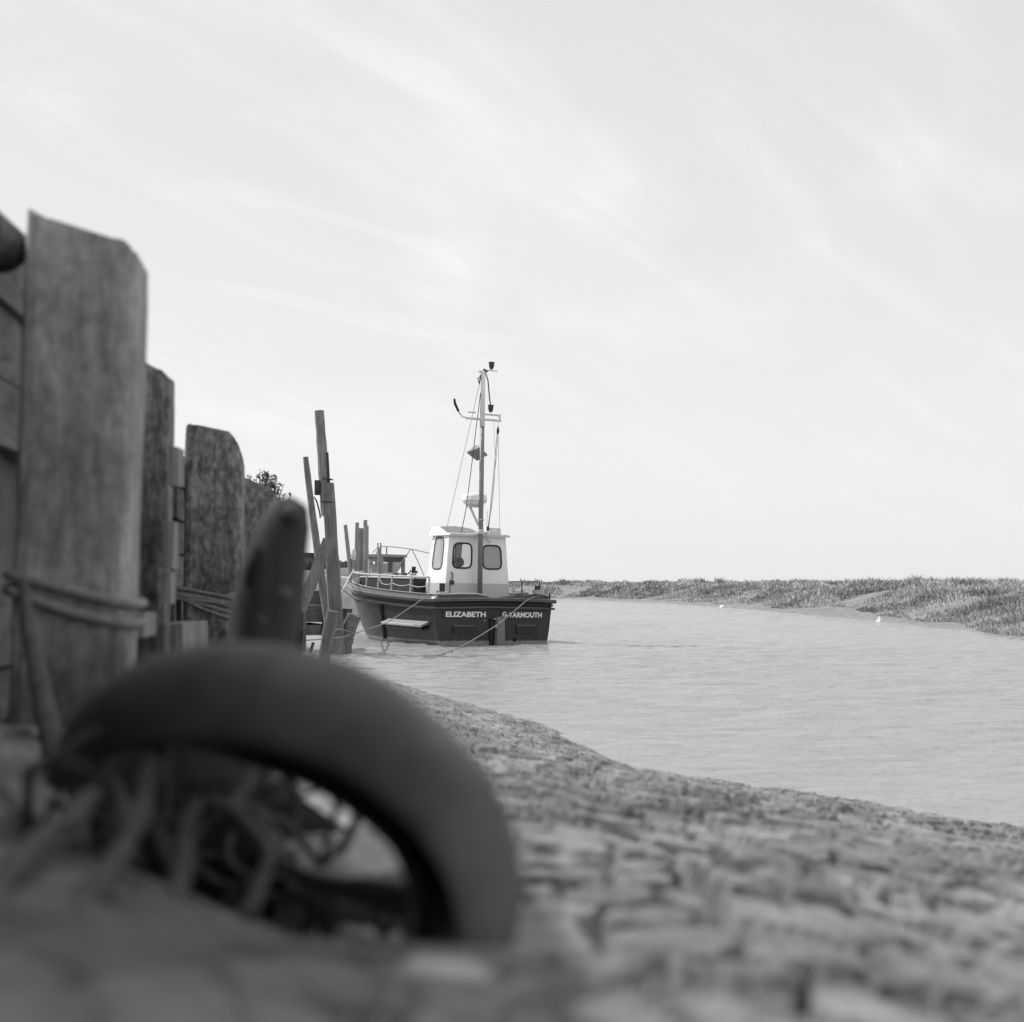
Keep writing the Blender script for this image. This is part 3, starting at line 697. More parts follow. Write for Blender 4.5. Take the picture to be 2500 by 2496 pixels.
# ------------------------------------------------------------------ piles and timbers beyond the wall
def pile(name, label, cat, p0, p1, r0, r1, Y, mat='pile', group=None, n=12, bend=0.0, Yt=None, parent=None, expo=2.0, rough=.05):
    a = at(p0[0], p0[1], Y); c = at(p1[0], p1[1], Yt or Y); b = MB(); N = 10
    q = []; rr = []
    for i in range(N + 1):
        f = i / N; q.append(a.lerp(c, f) + Vector((bend * math.sin(math.pi * f), 0, 0))); rr.append((r0 + (r1 - r0) * f) * Y / FPX * random.uniform(.96, 1.03))
    b.tube(q, rr, n, rough=rough, expo=expo)
    o = obj(name, b, M[mat], parent, False, base=(parent.location if parent else a))
    if not parent: tag(o, label, cat, group)
    return o
tp = thing('tall_pile', 'tallest leaning mooring pile, a slim pole scarfed onto a heavy squared timber', 'pile', at(827, 1592, 30))
pile('lower_timber', '', '', (826, 1612), (801, 1180), 18.5, 15, 30, parent=tp, n=8, expo=3)
pile('upper_pole', '', '', (797, 1260), (779.5, 1003), 13, 11.8, 30, Yt=30, mat='board', parent=tp)
pile('splice', '', '', (806, 1260), (799, 1105), 4.5, 3, 29.95, mat='pile_dark', parent=tp, n=8)
for y_ in (1170, 1226):
    c = at(798 + (y_ - 1170) * .05, y_, 30); b = MB(); b.tube([c + Vector((math.cos(k * .524) * (.125 + (y_ > 1200) * .02), math.sin(k * .524) * (.125 + (y_ > 1200) * .02), -.012 * math.cos(k * .524))) for k in range(12)], .012, 6, closed=True); obj('iron_band', b, M['iron'], tp)
b = MB(); b.box(at(775, 1191, 29.95), (.10, .16, .30)); obj('bracket', b, M['pile_dark'], tp)
pile('leaning_pole', 'thin pole leaning left beside the tallest pile', 'pile', (812, 1580), (746, 1116), 12, 6.8, 30.6, mat='board', bend=-0.03)
def beam(name, label, cat, p0, p1, w, th, Y, mat, Yb=None, group=None):
    a = at(p0[0], p0[1], Y); c = at(p1[0], p1[1], Yb or Y); d = (c - a); L = d.length; d.normalize()
    s = d.cross(Vector((0, -1, 0))).normalized(); n_ = s.cross(d); Mx = Matrix((s, d, n_)).transposed()
    b = MB(); b.box((a + c) / 2, (w, L, th), Mx, .006); return tag(obj(name, b, M[mat], None, base=c), label, cat, group)
beam('brace', 'broad diagonal plank bolted across the tallest pile', 'plank', (803, 1318), (734, 1490), .235, .07, 29.5, 'board')
beam('cross_beam', 'dark horizontal beam behind the leaning pole', 'beam', (725, 1354), (772, 1357), .1, .12, 31.5, 'pile_dark')
pile('mooring_stub', 'nearer leaning stub post standing in front of the tallest pile', 'pile', (783, 1650), (812, 1492), 14, 16.5, 25.5, mat='pile', group='stub posts at the water edge', expo=2.6)
pile('mooring_stub', 'thick split stub post standing in the water by the boat bow', 'pile', (840, 1606), (865, 1502), 15.5, 18.5, 30.2, mat='pile', bend=-.04, group='stub posts at the water edge', expo=2.4)
pile('mooring_stub', 'smallest stub post, low at the foot of the nearer leaning one', 'pile', (787, 1656), (796, 1602), 7.5, 7, 24.8, mat='pile', group='stub posts at the water edge')
pile('stake', 'short dark stake stuck in the sunlit mud beside the last wall post', 'stake', (758, 1592), (765, 1569), 4, 4, 24, mat='pile_dark')
BG = 'squared timbers stacked behind the wall end'
px_board('timber_baulk', 'uppermost grey slab of the timber stack behind the wall end', 'timber', 728, 788, 1442, 1475, 31.6, 1.2, 'baulk', BG, .01)
px_board('timber_baulk', 'squared grey baulk in the middle of the timber stack', 'timber', 726, 787, 1482, 1518, 31.4, 1.2, 'baulk', BG, .01)
px_board('timber_baulk', 'broken lowest board of the timber stack tilting down to the right', 'timber', 736, 784, 1528, 1552, 31.2, .9, 'baulk', BG, .03, .1)
px_board('timber_baulk', 'dark upright timber at the right end of the stack', 'timber', 786, 800, 1440, 1560, 31.3, .3, 'pile_dark', BG, .02)
px_board('timber_baulk', 'dark low timber between the tallest pile and the split stub', 'timber', 822, 852, 1488, 1520, 31.4, .4, 'pile_dark', BG, .03, .05)
px_board('pale_block', 'pale concrete block behind the diagonal plank', 'block', 752, 776, 1420, 1441, 33, .6, 'cabin2', None, .05)
# quay behind the piles: rough bank with a low face
# far posts
FG = 'distant posts beyond the bow'
pile('distant_post', 'leftmost distant post, leaning left', 'pile', (861, 1450), (843, 1282), 5.5, 4.6, 48, mat='hazed_pile', group=FG, n=8)
pile('distant_post', 'thin distant post left of the tallest in the cluster', 'pile', (868, 1450), (872, 1276), 5, 4.6, 48, mat='hazed_pile', group=FG, n=8)
pile('distant_post', 'stout short distant post in the middle of the cluster', 'pile', (880, 1450), (882, 1290), 8, 7, 48.3, mat='hazed_pile', group=FG, n=8)
pile('distant_post', 'tallest distant post of the cluster, with a notched top', 'pile', (893, 1450), (894, 1284), 7, 6, 48.1, mat='hazed_pile', group=FG, n=8)
pile('distant_post', 'narrow cap post standing on the notched top of the cluster', 'pile', (892, 1300), (892, 1270), 4.8, 4.8, 48.1, mat='hazed_pile', group=FG, n=8)
fk = thing('forked_post', 'distant post with a two-pronged top in front of the pale boat', 'pile', at(927, 1450, 50))
pile('post_body', '', '', (928, 1450), (926, 1337), 6.5, 5.2, 50, parent=fk, n=8, mat='hazed_pile')
pile('prong', '', '', (922.6, 1342), (922.6, 1326), 1.6, 1.6, 50, parent=fk, n=6, mat='pile_dark'); pile('prong', '', '', (929.4, 1342), (929.4, 1326), 1.6, 1.6, 50, parent=fk, n=6, mat='pile_dark')
b = MB(); b.lathe(at(863, 1368, 47.5), [(.02, 0), (.07, .05), (.085, .2), (.07, .36), (.02, .42)], 12); tag(obj('fender', b, M['white_dirty'], None, True, base=at(863, 1368, 47.5)), 'white rounded fender hanging between the distant posts', 'fender')

# ------------------------------------------------------------------ background boats
def hullform(Lh, B, z0, zr, rise, rake=.8, n=14):
    lv = [(-.3, .6, rake * 2.2), (.0, .86, rake * 1.5), (zr * .5, .96, rake * .7), (zr, 1.0, 0)]; V = []; F = []
    for i in range(n + 1):
        t_ = i / n
        for side in (-1, 1):
            for (z, fb, rk) in lv:
                y = t_ * (Lh - rk); bb = B / 2 * fb * max(0, 1 - max(0, (t_ - .35) / .65) ** 2.3) ** .8
                V.append((side * bb, y, z + max(0, z) / zr * rise * t_ ** 2))
    m = len(lv); w = 2 * m
    for i in range(n):
        for s in (0, 1):
            for k in range(m - 1):
                a = i * w + s * m + k; F.append((a, a + 1, a + w + 1, a + w))
        a = i * w + m - 1; F.append((a, a + m, a + w + m, a + w))
    F.append(tuple(range(m)) + tuple(reversed(range(m, 2 * m))))
    return V, F
def arched_cabin(mb, x, y, z, w, d, h):
    mb.box((x, y, z + h / 2), (w, d, h))
bo = thing('motor_boat', 'pale moored boat with a dark-roofed open cabin beyond the bow rail', 'boat', at(960, 1500, 58) * 1.0, rot=(0, 0, R(62)))
bo.location.z = 0
V, F = hullform(6.5, 2.3, 0, 1.35, .4); b = MB(); b.add([(v[0], v[1] - 1.8, v[2] + .2) for v in V], F); obj('hull', b, M['cabin2'], bo)
b = MB(); b.box((0, .7, 2.52), (1.9, 1.5, .10)); obj('roof', b, M['cabin2d'], bo)
for (x, y, w, d) in [(-.8, .05, .12, .12), (.8, .05, .12, .12), (-.8, 1.3, .12, .12), (.8, 1.3, .12, .12), (-.8, .65, .1, .18), (.8, .65, .1, .18)]:
    b = MB(); b.box((x, y, 2.15), (w, d, .66)); obj('cabin_pillar', b, M['cabin2d'], bo)
for x in (-.8, .8):
    b = MB(); b.box((x, .68, 2.38), (.06, 1.2, .2)); obj('cabin_header', b, M['cabin2d'], bo)
b = MB(); b.box((0, .7, 1.68), (1.72, 1.5, .34)); obj('cabin_side', b, M['cabin2'], bo)
b = MB(); b.tube([(-.5, .0, 2.57), (-.5, -.0, 2.85)], .03, 6); obj('stub_mast', b, M['cabin2d'], bo)
fr = thing('awning_frame', 'thin bare awning frame of poles rising above the pale boat', 'frame', at(1003, 1345, 57))
for q in ([(928, 1334), (965, 1336), (1003, 1341), (1048, 1351)], [(1002, 1342), (972, 1386)], [(1006, 1342), (1022, 1375), (1036, 1408)], [(924, 1336), (909, 1350)], [(924, 1338), (908, 1380)]):
    b = MB(); b.tube([at(x, y, 57) for x, y in q], .016, 6); obj('frame_pole', b, M['rope'], fr)
om = thing('outboard_motor', 'black outboard motor standing up among gear above the bow rail', 'outboard motor', at(1010, 1415, 52))
b = MB(); b.box(at(1010, 1391, 52), (.13, .25, .2), None, .012); b.box(at(1012, 1397, 52), (.2, .25, .08), None, .01); obj('cowling', b, M['rubber_and_shade'], om)
b = MB(); b.tube([at(1004, 1393, 52), at(996, 1402, 52)], .025, 6); obj('tiller', b, M['rubber_and_shade'], om)
b = MB(); b.box(at(1009, 1407, 52.02), (.24, .2, .18), None, .01); obj('leg', b, M['steel'], om)
for (px_, lab) in ((966, 'left pale fish bin with a dark top among the deck gear'), (987, 'right pale fish bin with a dark top next to the outboard motor')):
    fb = thing('fish_bin', lab, 'bin', at(px_, 1418, 52.2), 'bins beside the outboard motor')
    b = MB(); b.box(at(px_, 1412, 52.2), (.26, .25, .16), None, .01); obj('bin_body', b, M['cabin2'], fb)
    b = MB(); b.lathe(at(px_, 1402, 52.2), [(.10, -.05), (.12, 0), (.11, .03), (.03, .05)], 12); obj('bin_top', b, M['iron'], fb)
mc = thing('moored_cruiser', 'white boat glimpsed behind the tallest pile', 'boat', at(800, 1500, 60), rot=(0, 0, R(-80)))
mc.location.z = 0
V, F = hullform(6.0, 2.3, 0, 1.2, .5); b = MB(); b.add([(v[0], v[1] - 2.8, v[2] + .7) for v in V], F); obj('hull', b, M['cabin2'], mc)
b = MB(); b.box((0, -1.9, 2.2), (1.6, 1.5, .7)); obj('cabin', b, M['white'], mc)
b = MB(); b.box((0, -1.9, 2.6), (1.75, 1.7, .08)); obj('cabin_roof', b, M['cabin2d'], mc)
for yy in (-2.4, -1.7):
    b = MB(); b.box((.8, yy, 2.25), (.04, .45, .35)); obj('window', b, M['rubber_and_shade'], mc)
b = MB(); b.box((0, .3, 1.0), (2.36, 5.2, .5)); obj('hull_band', b, M['hullblack'], mc)
# far trees
b = MB(); V = []; tn = []
for i in range(2600):
    px_ = random.uniform(560, 905); hh = 12 + 30 * (0.5 + 0.9 * vnoise(np.array([px_ * .045]), np.array([1.0]), 5)[0]); y_ = 1418 - random.random() ** .7 * hh - 12
    c = at(px_, y_, random.uniform(150, 165)); l = random.uniform(.4, .9)
    d = Vector((random.gauss(0, 1), random.gauss(0, 1), random.gauss(0, 1))).normalized(); s = d.cross(Vector((random.gauss(0, 1), random.gauss(0, 1), random.gauss(0, 1)))).normalized()
    V += [c - d * l, c + s * l * .6, c + d * l, c - s * l * .6]; tn.append(random.random())
o = npmesh('distant_trees', np.array([tuple(v) for v in V]), np.arange(len(V)).reshape(-1, 4), M['trees'], False); o['kind'] = 'stuff'
a_ = o.data.attributes.new('tint', 'FLOAT', 'POINT'); a_.data.foreach_set('value', np.repeat(tn, 4).astype(np.float32))

# ------------------------------------------------------------------ the fishing boat (local axes: y to the bow, x to starboard)
L = 7.65
E = thing('fishing_boat', 'dark-hulled fishing boat with white wheelhouse and tall mast, stern towards us', 'boat', (-0.43, 34.9, 0), rot=(0, R(0.9), R(30)))
def beamf(t_): return (1 + .05 * math.sin(math.pi * min(1, t_ * 1.4))) * max(0.0, 1 - max(0.0, (t_ - .36) / .64) ** 2.35) ** .78
def line(zt, zb, b0, ye, n=30, side=-1):
    """a sheer line from transom to stem: z from zt aft to zb at the bow"""
    out = []
    for i in range(n + 1):
        t_ = 1 - (1 - i / n) ** 1.5 if i > n * 0 else 0
        y = ye * t_; out.append(Vector((side * b0 * beamf(t_), y, zt + (zb - zt) * (y / L) ** 1.5)))
    return out
lev = [(-.45, -.45, .95, L - 2.5), (-.12, -.12, 1.40, L - 1.5), (.06, .06, 1.48, L - 1.2), (.35, .46, 1.53, L - .8), (.62, .88, 1.56, L - .48), (.83, 1.22, 1.585, L - .22), (.99, 1.41, 1.60, L - .1)]
V = []; F = []; NS = 31
for zt, zb, b0, ye in lev: V += line(zt, zb, b0, ye)
for zt, zb, b0, ye in lev: V += line(zt, zb, b0, ye, side=1)
nl = len(lev)
for s in (0, 1):
    for k in range(nl - 1):
        for i in range(NS - 1):
            a = (s * nl + k) * NS + i; F.append((a, a + 1, a + NS + 1, a + NS))
for k in range(nl - 1):
    a = k * NS; c = (nl + k) * NS; F.append((a, a + NS, c + NS, c))
b = MB(); b.add(V, F); obj('hull', b, M['hull'], E, False)
# deck
dp = line(.80, 1.16, 1.5, L - .5); ds = line(.80, 1.16, 1.5, L - .5, side=1)
b = MB(); b.add(dp + ds, [(i, i + 1, NS + i + 1, NS + i) for i in range(NS - 1)]); obj('deck', b, M['deck'], E)
# bulwark: leaning in above the rubbing strake, with thickness
def bul(side):
    o1 = line(.99, 1.41, 1.59, L - .1, side=side); o2 = line(1.165, 1.59, 1.50, L - .02, side=side)
    i2 = [Vector((p.x - side * .05 if abs(p.x) > .05 else p.x * .2, p.y - .02, p.z)) for p in o2]; i1 = [Vector((p.x - side * .05 if abs(p.x) > .05 else p.x * .2, p.y - .03, p.z - .12)) for p in o1]
    b = MB(); Vv = o1 + o2 + i2 + i1; Ff = []
    for k in range(3):
        for i in range(NS - 1): a = k * NS + i; Ff.append((a, a + 1, a + NS + 1, a + NS))
    Ff.append((0, NS, 2 * NS, 3 * NS)); b.add(Vv, Ff); return b
obj('bulwark', bul(-1), M['hullside'], E, True); obj('bulwark', bul(1), M['hullside'], E, True)
# transom bulwark with a dip in the middle
xs = [-1.5, -.9, -.45, -.2, .02, .25, .6, 1.0, 1.5]; zt = [1.165, 1.19, 1.19, 1.15, 1.10, 1.14, 1.17, 1.175, 1.16]
b = MB(); V = []
for x, z in zip(xs, zt): V += [(x * 1.03, .0, .99 + .03 * math.cos(x)), (x, .03, z), (x, .09, z), (x * 1.03, .09, .9)]
F = []
for i in range(len(xs) - 1):
    for k in range(4): a = i * 4; F.append((a + k, a + (k + 1) % 4, a + 4 + (k + 1) % 4, a + 4 + k))
F += [(0, 1, 2, 3), tuple((len(xs) - 1) * 4 + k for k in range(4))]; b.add(V, F); obj('transom_bulwark', b, M['hullside'], E)
b = MB(); b.tube([(x, .06, z + .008) for x, z in zip(xs[:4], zt[:4])], .02, 6); obj('worn_capping', b, M['rope_pale'], E)
# rubbing strakes run right round
def strake_path(zt, zb, b0, ye, arch):
    p = line(zt, zb, b0, ye); s = line(zt, zb, b0, ye, side=1)
    tr = [Vector((x * b0, -.03 - .05 * (1 - x * x), zt + arch * (1 - x * x))) for x in (-.75, -.4, 0, .4, .75)]
    c0 = Vector((-b0 - .0, -.03, zt)); c1 = Vector((b0, -.03, zt))
    return list(reversed(p[1:])) + [c0] + tr + [c1] + s[1:]
b = MB(); b.sweep(strake_path(1.035, 1.45, 1.61, L + .02, .035), .14, .095); obj('rubbing_strake', b, M['strake'], E)
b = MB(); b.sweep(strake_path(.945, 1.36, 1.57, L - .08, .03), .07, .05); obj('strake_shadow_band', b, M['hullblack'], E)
b = MB(); b.sweep(strake_path(.86, 1.26, 1.60, L - .2, .03), .10, .055); obj('lower_strake', b, M['strake'], E)
# pale capping along the top of the port and starboard bulwarks
for s in (-1, 1):
    b = MB(); b.sweep([p + Vector((-s * -.0, 0, .012)) for p in line(1.165, 1.59, 1.48, L - .02, side=s)], .07, .024); obj('capping', b, M['rope'], E)
# transom furniture
def tbox(name, x0, x1, z0, z1, y0, y1, m): b = MB(); b.box(((x0 + x1) / 2, (y0 + y1) / 2, (z0 + z1) / 2), (x1 - x0, y1 - y0, z1 - z0)); return obj(name, b, M[m], E)
tbox('name_board', -1.40, -.13, .615, .815, -.014, .01, 'name'); tbox('name_board', .16, 1.40, .605, .815, -.014, .01, 'name')
tbox('transom_plate', -1.12, -.55, .26, .44, -.03, .01, 'hullblack'); tbox('transom_plate', .60, 1.10, .26, .45, -.03, .01, 'hullblack')
tbox('plate_edge', -1.13, -.54, .443, .458, -.035, .01, 'rudder'); tbox('plate_edge', .59, 1.11, .453, .468, -.035, .01, 'rudder')
b = MB(); V = [(.0, -.02, .655), (.185, -.02, .685), (.225, -.02, -.3), (-.03, -.02, -.3)]; V += [(x, -.17, z) for x, y, z in V]; b.add(V, [(0, 1, 2, 3), (4, 7, 6, 5), (0, 4, 5, 1), (1, 5, 6, 2), (2, 6, 7, 3), (3, 7, 4, 0)]); obj('rudder', b, M['rudder'], E)
tbox('stern_post', -.13, -.012, -.3, .62, -.05, .01, 'hullblack')
tbox('pintle', -.06, .06, .60, .63, -.12, -.02, 'steel'); tbox('pintle', -.03, .05, .40, .47, -.16, -.02, 'steel')
b = MB(); b.lathe((.57, -.004, .115), [(.045, -.02), (.05, 0), (.05, .012), (.02, .013)], 12, axis=(0, -1, 0)); obj('exhaust_outlet', b, M['black'], E)
b = MB(); b.lathe((-.27, -.004, .57), [(.03, -.01), (.03, .02), (.015, .03)], 10, axis=(0, -1, 0)); obj('eye_bolt', b, M['rudder'], E)
def lettering(txt, x0, x1, z0, h, shear=0.0, off=.032):
    cu = bpy.data.curves.new('lettering', 'FONT'); cu.body = txt; cu.size = 1; cu.offset = off; cu.extrude = .01; cu.shear = shear
    to = bpy.data.objects.new('lettering', cu); COL.objects.link(to); bpy.context.view_layer.update()
    me = bpy.data.meshes.new_from_object(to.evaluated_get(bpy.context.evaluated_depsgraph_get())); bpy.data.objects.remove(to)
    co = np.empty(len(me.vertices) * 3); me.vertices.foreach_get('co', co); co = co.reshape(-1, 3); mn, mx = co.min(0), co.max(0)
    n = np.empty_like(co); n[:, 0] = x0 + (co[:, 0] - mn[0]) / (mx[0] - mn[0]) * (x1 - x0); n[:, 2] = z0 + (co[:, 1] - mn[1]) / (mx[1] - mn[1]) * h; n[:, 1] = -.018 - (co[:, 2] - mn[2]) * .3
    me.vertices.foreach_set('co', n.ravel()); me.update(); return link('lettering', me, M['white'], E)
lettering('ELIZABETH', -1.31, -.245, .655, .125)
lettering('G', .205, .318, .66, .125, .1); lettering('T', .315, .375, .645, .065, .1); lettering('YARMOUTH', .385, 1.315, .645, .128, .1)
# port side: step board, fender strip
sl = [p for p in line(.50, .66, 1.555, L - .75, n=60) if 0.2 < p.y < 2.5]
b = MB(); V = []
for p in sl: V += [(p.x + .02, p.y, p.z + .045), (p.x - .2, p.y, p.z - .055), (p.x - .2, p.y, p.z - .10), (p.x + .02, p.y, p.z - .02)]
b.add(V, [(i * 4 + k, i * 4 + (k + 1) % 4, i * 4 + 4 + (k + 1) % 4, i * 4 + 4 + k) for i in range(len(sl) - 1) for k in range(4)] + [(0, 1, 2, 3), tuple((len(sl) - 1) * 4 + k for k in range(4))])
obj('step_board', b, M['rope'], E)
b = MB(); b.sweep([p + Vector((-.19, 0, -.062)) for p in sl[2:]], .035, .05); obj('step_edge_highlight', b, M['steel'], E)  # pale strip puts a bright highlight on the step's outer edge
b = MB(); b.sweep([p + Vector((-.05, 0, -.12)) for p in sl[1:]], .1, .1); obj('step_bracket', b, M['hullblack'], E)
i = 14
b = MB(); pl = [min(line(z0, z1, b0, ye, n=90), key=lambda p: abs(p.y - 2.73)) + Vector((-.02, 0, 0)) for z0, z1, b0, ye in lev[2:6]]; b.tube(pl, .05, 6); obj('fender_strip', b, M['hullblack'], E)
b = MB(); b.lathe((1.56, .3, .52), [(.12, 0), (.10, .06), (.04, .13)], 10, axis=(1, 0, 0)); obj('side_bracket', b, M['hullblack'], E)
# wheelhouse -------------------------------------------------------------
ya, yf = .9, 2.02; zc = 1.45
def bil(C, u, v): return (C[0] * (1 - u) + C[1] * u) * (1 - v) + (C[3] * (1 - u) + C[2] * u) * v
def ring_pts(hole, angs, e=5.0):
    cu_, cv_, hu, hv = hole; o = []
    for a in angs:
        c_, s_ = math.cos(a), math.sin(a); r = (abs(c_ / hu) ** e + abs(s_ / hv) ** e) ** (-1 / e); o.append((cu_ + r * c_, cv_ + r * s_))
    return o
def holed(mb, C, box_, hole):
    """part of the bilinear wall C between u0,v0,u1,v1 with a rounded window hole"""
    u0, v0, u1, v1 = box_; cu_, cv_ = hole[0], hole[1]
    A = sorted(set([2 * math.pi * k / 40 for k in range(40)] + [math.atan2(y - cv_, x - cu_) % (2 * math.pi) for x in (u0, u1) for y in (v0, v1)]))
    inn = ring_pts(hole, A); out = []
    for a in A:
        c_, s_ = math.cos(a), math.sin(a); k = 1e9
        if c_ > 1e-9: k = min(k, (u1 - cu_) / c_)
        if c_ < -1e-9: k = min(k, (u0 - cu_) / c_)
        if s_ > 1e-9: k = min(k, (v1 - cv_) / s_)
        if s_ < -1e-9: k = min(k, (v0 - cv_) / s_)
        out.append((cu_ + k * c_, cv_ + k * s_))
    n = len(A); mb.add([bil(C, *p) for p in inn + out], [(k, n + k, n + (k + 1) % n, (k + 1) % n) for k in range(n)])
def window(C, hole, glassm='glass', fr=.022, frm='rubber_and_shade', nrm=None):
    A = [2 * math.pi * k / 36 for k in range(36)]; P = [bil(C, *p) for p in ring_pts(hole, A)]
    b = MB(); b.tube(P, fr, 8, closed=True); f = obj('window_frame', b, M[frm], E, True)
    b = MB(); b.add(P, [tuple(range(36))]); b.add([p + nrm * -.008 for p in P], [tuple(reversed(range(36)))])
    obj('window_pane', b, M[glassm], f, fix=False)
def V3(*a): return Vector(a)
z1, z2 = 2.60, 2.66
Ca = [V3(-.855, ya, zc), V3(.895, ya, zc), V3(.815, ya + .04, z1), V3(-.755, ya + .04, z1)]
Cf = [V3(-.82, yf, zc), V3(.86, yf, zc), V3(.78, yf - .16, z2), V3(-.72, yf - .16, z2)]
Cp = [V3(-.82, yf, zc), V3(-.855, ya, zc), V3(-.755, ya + .04, z1), V3(-.72, yf - .16, z2)]
Cs = [V3(.895, ya, zc), V3(.86, yf, zc), V3(.78, yf - .16, z2), V3(.815, ya + .04, z1)]
def solid(o, th=.035):
    m = o.modifiers.new('thick', 'SOLIDIFY'); m.thickness = th; m.offset = -1; return o
hA1 = (.245, .585, .155, .262); hA2 = (.745, .565, .155, .25)
b = MB(); holed(b, Ca, (0, 0, .5, 1), hA1); holed(b, Ca, (.5, 0, 1, 1), hA2); solid(obj('aft_wall', b, M['white'], E, fix=False))
hP = (.47, .62, .27, .33)
b = MB(); holed(b, Cp, (0, 0, 1, 1), hP); solid(obj('side_wall', b, M['white'], E, fix=False))
b = MB(); holed(b, Cs, (0, 0, 1, 1), (.53, .60, .40, .35)); solid(obj('side_wall', b, M['white'], E, fix=False))
b = MB(); holed(b, Cf, (0, 0, .47, 1), (.24, .6, .20, .33)); holed(b, Cf, (.47, 0, 1, 1), (.74, .6, .20, .33)); o = solid(obj('front_wall', b, M['white'], E, fix=False), .035); o.modifiers['thick'].offset = 1
window(Ca, hA1, nrm=V3(0, -1, 0)); window(Ca, hA2, 'milky', nrm=V3(0, -1, 0)); window(Cp, hP, 'milky', .016, 'rubber_and_shade', V3(-1, 0, 0)); window(Cs, (.53, .60, .40, .35), nrm=V3(1, 0, 0), fr=.016)
window(Cf, (.24, .6, .20, .33), nrm=V3(0, 1, 0)); window(Cf, (.74, .6, .20, .33), nrm=V3(0, 1, 0))
# grey lower panels
b = MB(); bt = .8
V = [(-.875, ya - .012, bt), (.915, ya - .012, bt), (.90, ya - .012, zc + .003), (-.86, ya - .012, zc + .003), (-.84, yf, bt), (.88, yf, bt), (.865, yf, zc + .003), (-.825, yf, zc + .003)]
b.add(V, [(0, 1, 2, 3), (4, 7, 6, 5), (0, 3, 7, 4), (1, 5, 6, 2), (0, 4, 5, 1)]); obj('lower_panel', b, M['grey'], E)
# roof with overhang, raised visor forward
b = MB(); V = [(-.79, ya - .07, z1), (.86, ya - .07, z1), (.82, yf - .1, z2 + .01), (-.77, yf - .1, z2 + .01)]; V += [(x * .98, y, z + .06) for x, y, z in V]
b.add(V, [(3, 2, 1, 0), (4, 5, 6, 7), (0, 1, 5, 4), (1, 2, 6, 5), (2, 3, 7, 6), (3, 0, 4, 7)]); obj('roof', b, M['white_dirty'], E)
b = MB(); b.box((.03, ya - .085, z1 + .012), (1.68, .03, .035)); obj('roof_gutter', b, M['grey'], E)
V = []; n = 9
for k in range(n):
    x = -.76 + 1.1 * k / (n - 1); h = .11 + .055 * math.sin(math.pi * k / (n - 1)); V += [(x, yf - .55, z2 + .05), (x, yf - .22, z2 + .05 + h), (x, yf - .05, z2 + .03 + h), (x, yf - .05, z2)]
F = []
for k in range(n - 1):
    for j in range(3): a = k * 4 + j; F.append((a, a + 4, a + 5, a + 1))
F += [(0, 1, 2, 3), tuple((n - 1) * 4 + j for j in range(4))]; b = MB(); b.add(V, F); obj('roof_visor', b, M['midgrey'], E)
V = [(-.80, ya - .05, z1 + .01), (-.77, ya + .6, z1 + .23), (-.76, yf - .12, z2 + .2), (-.79, yf - .05, z1 + .02)]; V += [(x + .03, y, z) for x, y, z in V]
b = MB(); b.add(V, [(0, 1, 2, 3), (7, 6, 5, 4), (0, 4, 5, 1), (1, 5, 6, 2), (2, 6, 7, 3), (3, 7, 4, 0)]); obj('roof_side_board', b, M['white'], E)
b = MB(); b.box((.55, ya + .35, z1 + .14), (.4, .4, .16), None, .02); obj('roof_locker', b, M['white_dirty'], E)
b = MB(); b.tube([(.22, ya - .08, z1 + .12), (.2, ya - .1, z1 - .02), (.26, ya - .1, z1 - .16), (.31, ya - .1, z1 - .1)], .016, 6); obj('hanging_line', b, M['rope_pale'], E)
b = MB(); b.tube([(-.71, ya - .03, zc + .28), (-.68, ya - .05, zc + .18), (-.70, ya - .03, zc + .08)], .014, 6); obj('door_handle', b, M['iron'], E)
b = MB(); b.box((-.70, ya - .03, zc + .02), (.1, .05, .1)); obj('door_lock', b, M['iron'], E)
b = MB(); b.box((-.745, ya - .017, 1.12), (.012, .012, .62)); obj('door_seam', b, M['hullblack'], E)
b = MB(); b.box((.0, yf - .35, 1.68), (1.4, .4, .3), None, .02); obj('dash_console', b, M['hullblack'], E)
b = MB(); b.lathe((-.22, yf - .62, 1.98), [(.10, -.05), (.13, 0), (.10, .05)], 14, axis=(0, -1, .2)); obj('steering_wheel', b, M['iron'], E)
b = MB(); b.box((-.42, yf - .14, 2.15), (.16, .05, .9)); obj('front_pillar', b, M['midgrey'], E)
# mast --------------------------------------------------------------------
mx, my = -.02, .70
b = MB(); b.tube([(mx, my, .8), (mx, my, 3.5), (mx, my, 5.27)], [.062, .06, .055], 14); obj('mast', b, M['midgrey'], E, True)
b = MB(); b.tube([(mx, my, 5.27), (mx, my, 6.55), (mx, my, 6.68), (mx, my, 6.72)], [.064, .055, .05, .03], 14); obj('topmast', b, M['white'], E, True)
b = MB(); b.tube([(mx - .13, my - .06, 2.68), (mx + .13, my - .06, 2.68)], .03, 8); obj('mast_clamp', b, M['white_dirty'], E)
for z in (2.74, 3.0):
    b = MB(); b.tube([(mx + .07 * math.cos(k * .628), my + .07 * math.sin(k * .628), z) for k in range(10)], .015, 6, closed=True); obj('mast_band', b, M['white_dirty'], E)
b = MB(); b.box((mx + .03, my, 5.45), (.98, .05, .05)); b.box((mx + .25, my, 5.58), (.5, .04, .04)); b.box((mx + .48, my, 5.52), (.04, .04, .16)); b.box((mx - .3, my, 5.6), (.22, .04, .03)); obj('crosstree', b, M['white_dirty'], E)
b = MB(); b.tube([(mx - .42, my, 5.46), (mx - .56, my, 5.48), (mx - .66, my, 5.60)], .018, 6); obj('aerial_arm', b, M['white_dirty'], E)
b = MB(); b.tube([(mx - .66, my, 5.60), (mx - .76, my, 5.78), (mx - .78, my, 5.9)], [.03, .034, .026], 8); obj('aerial', b, M['rubber_and_shade'], E)
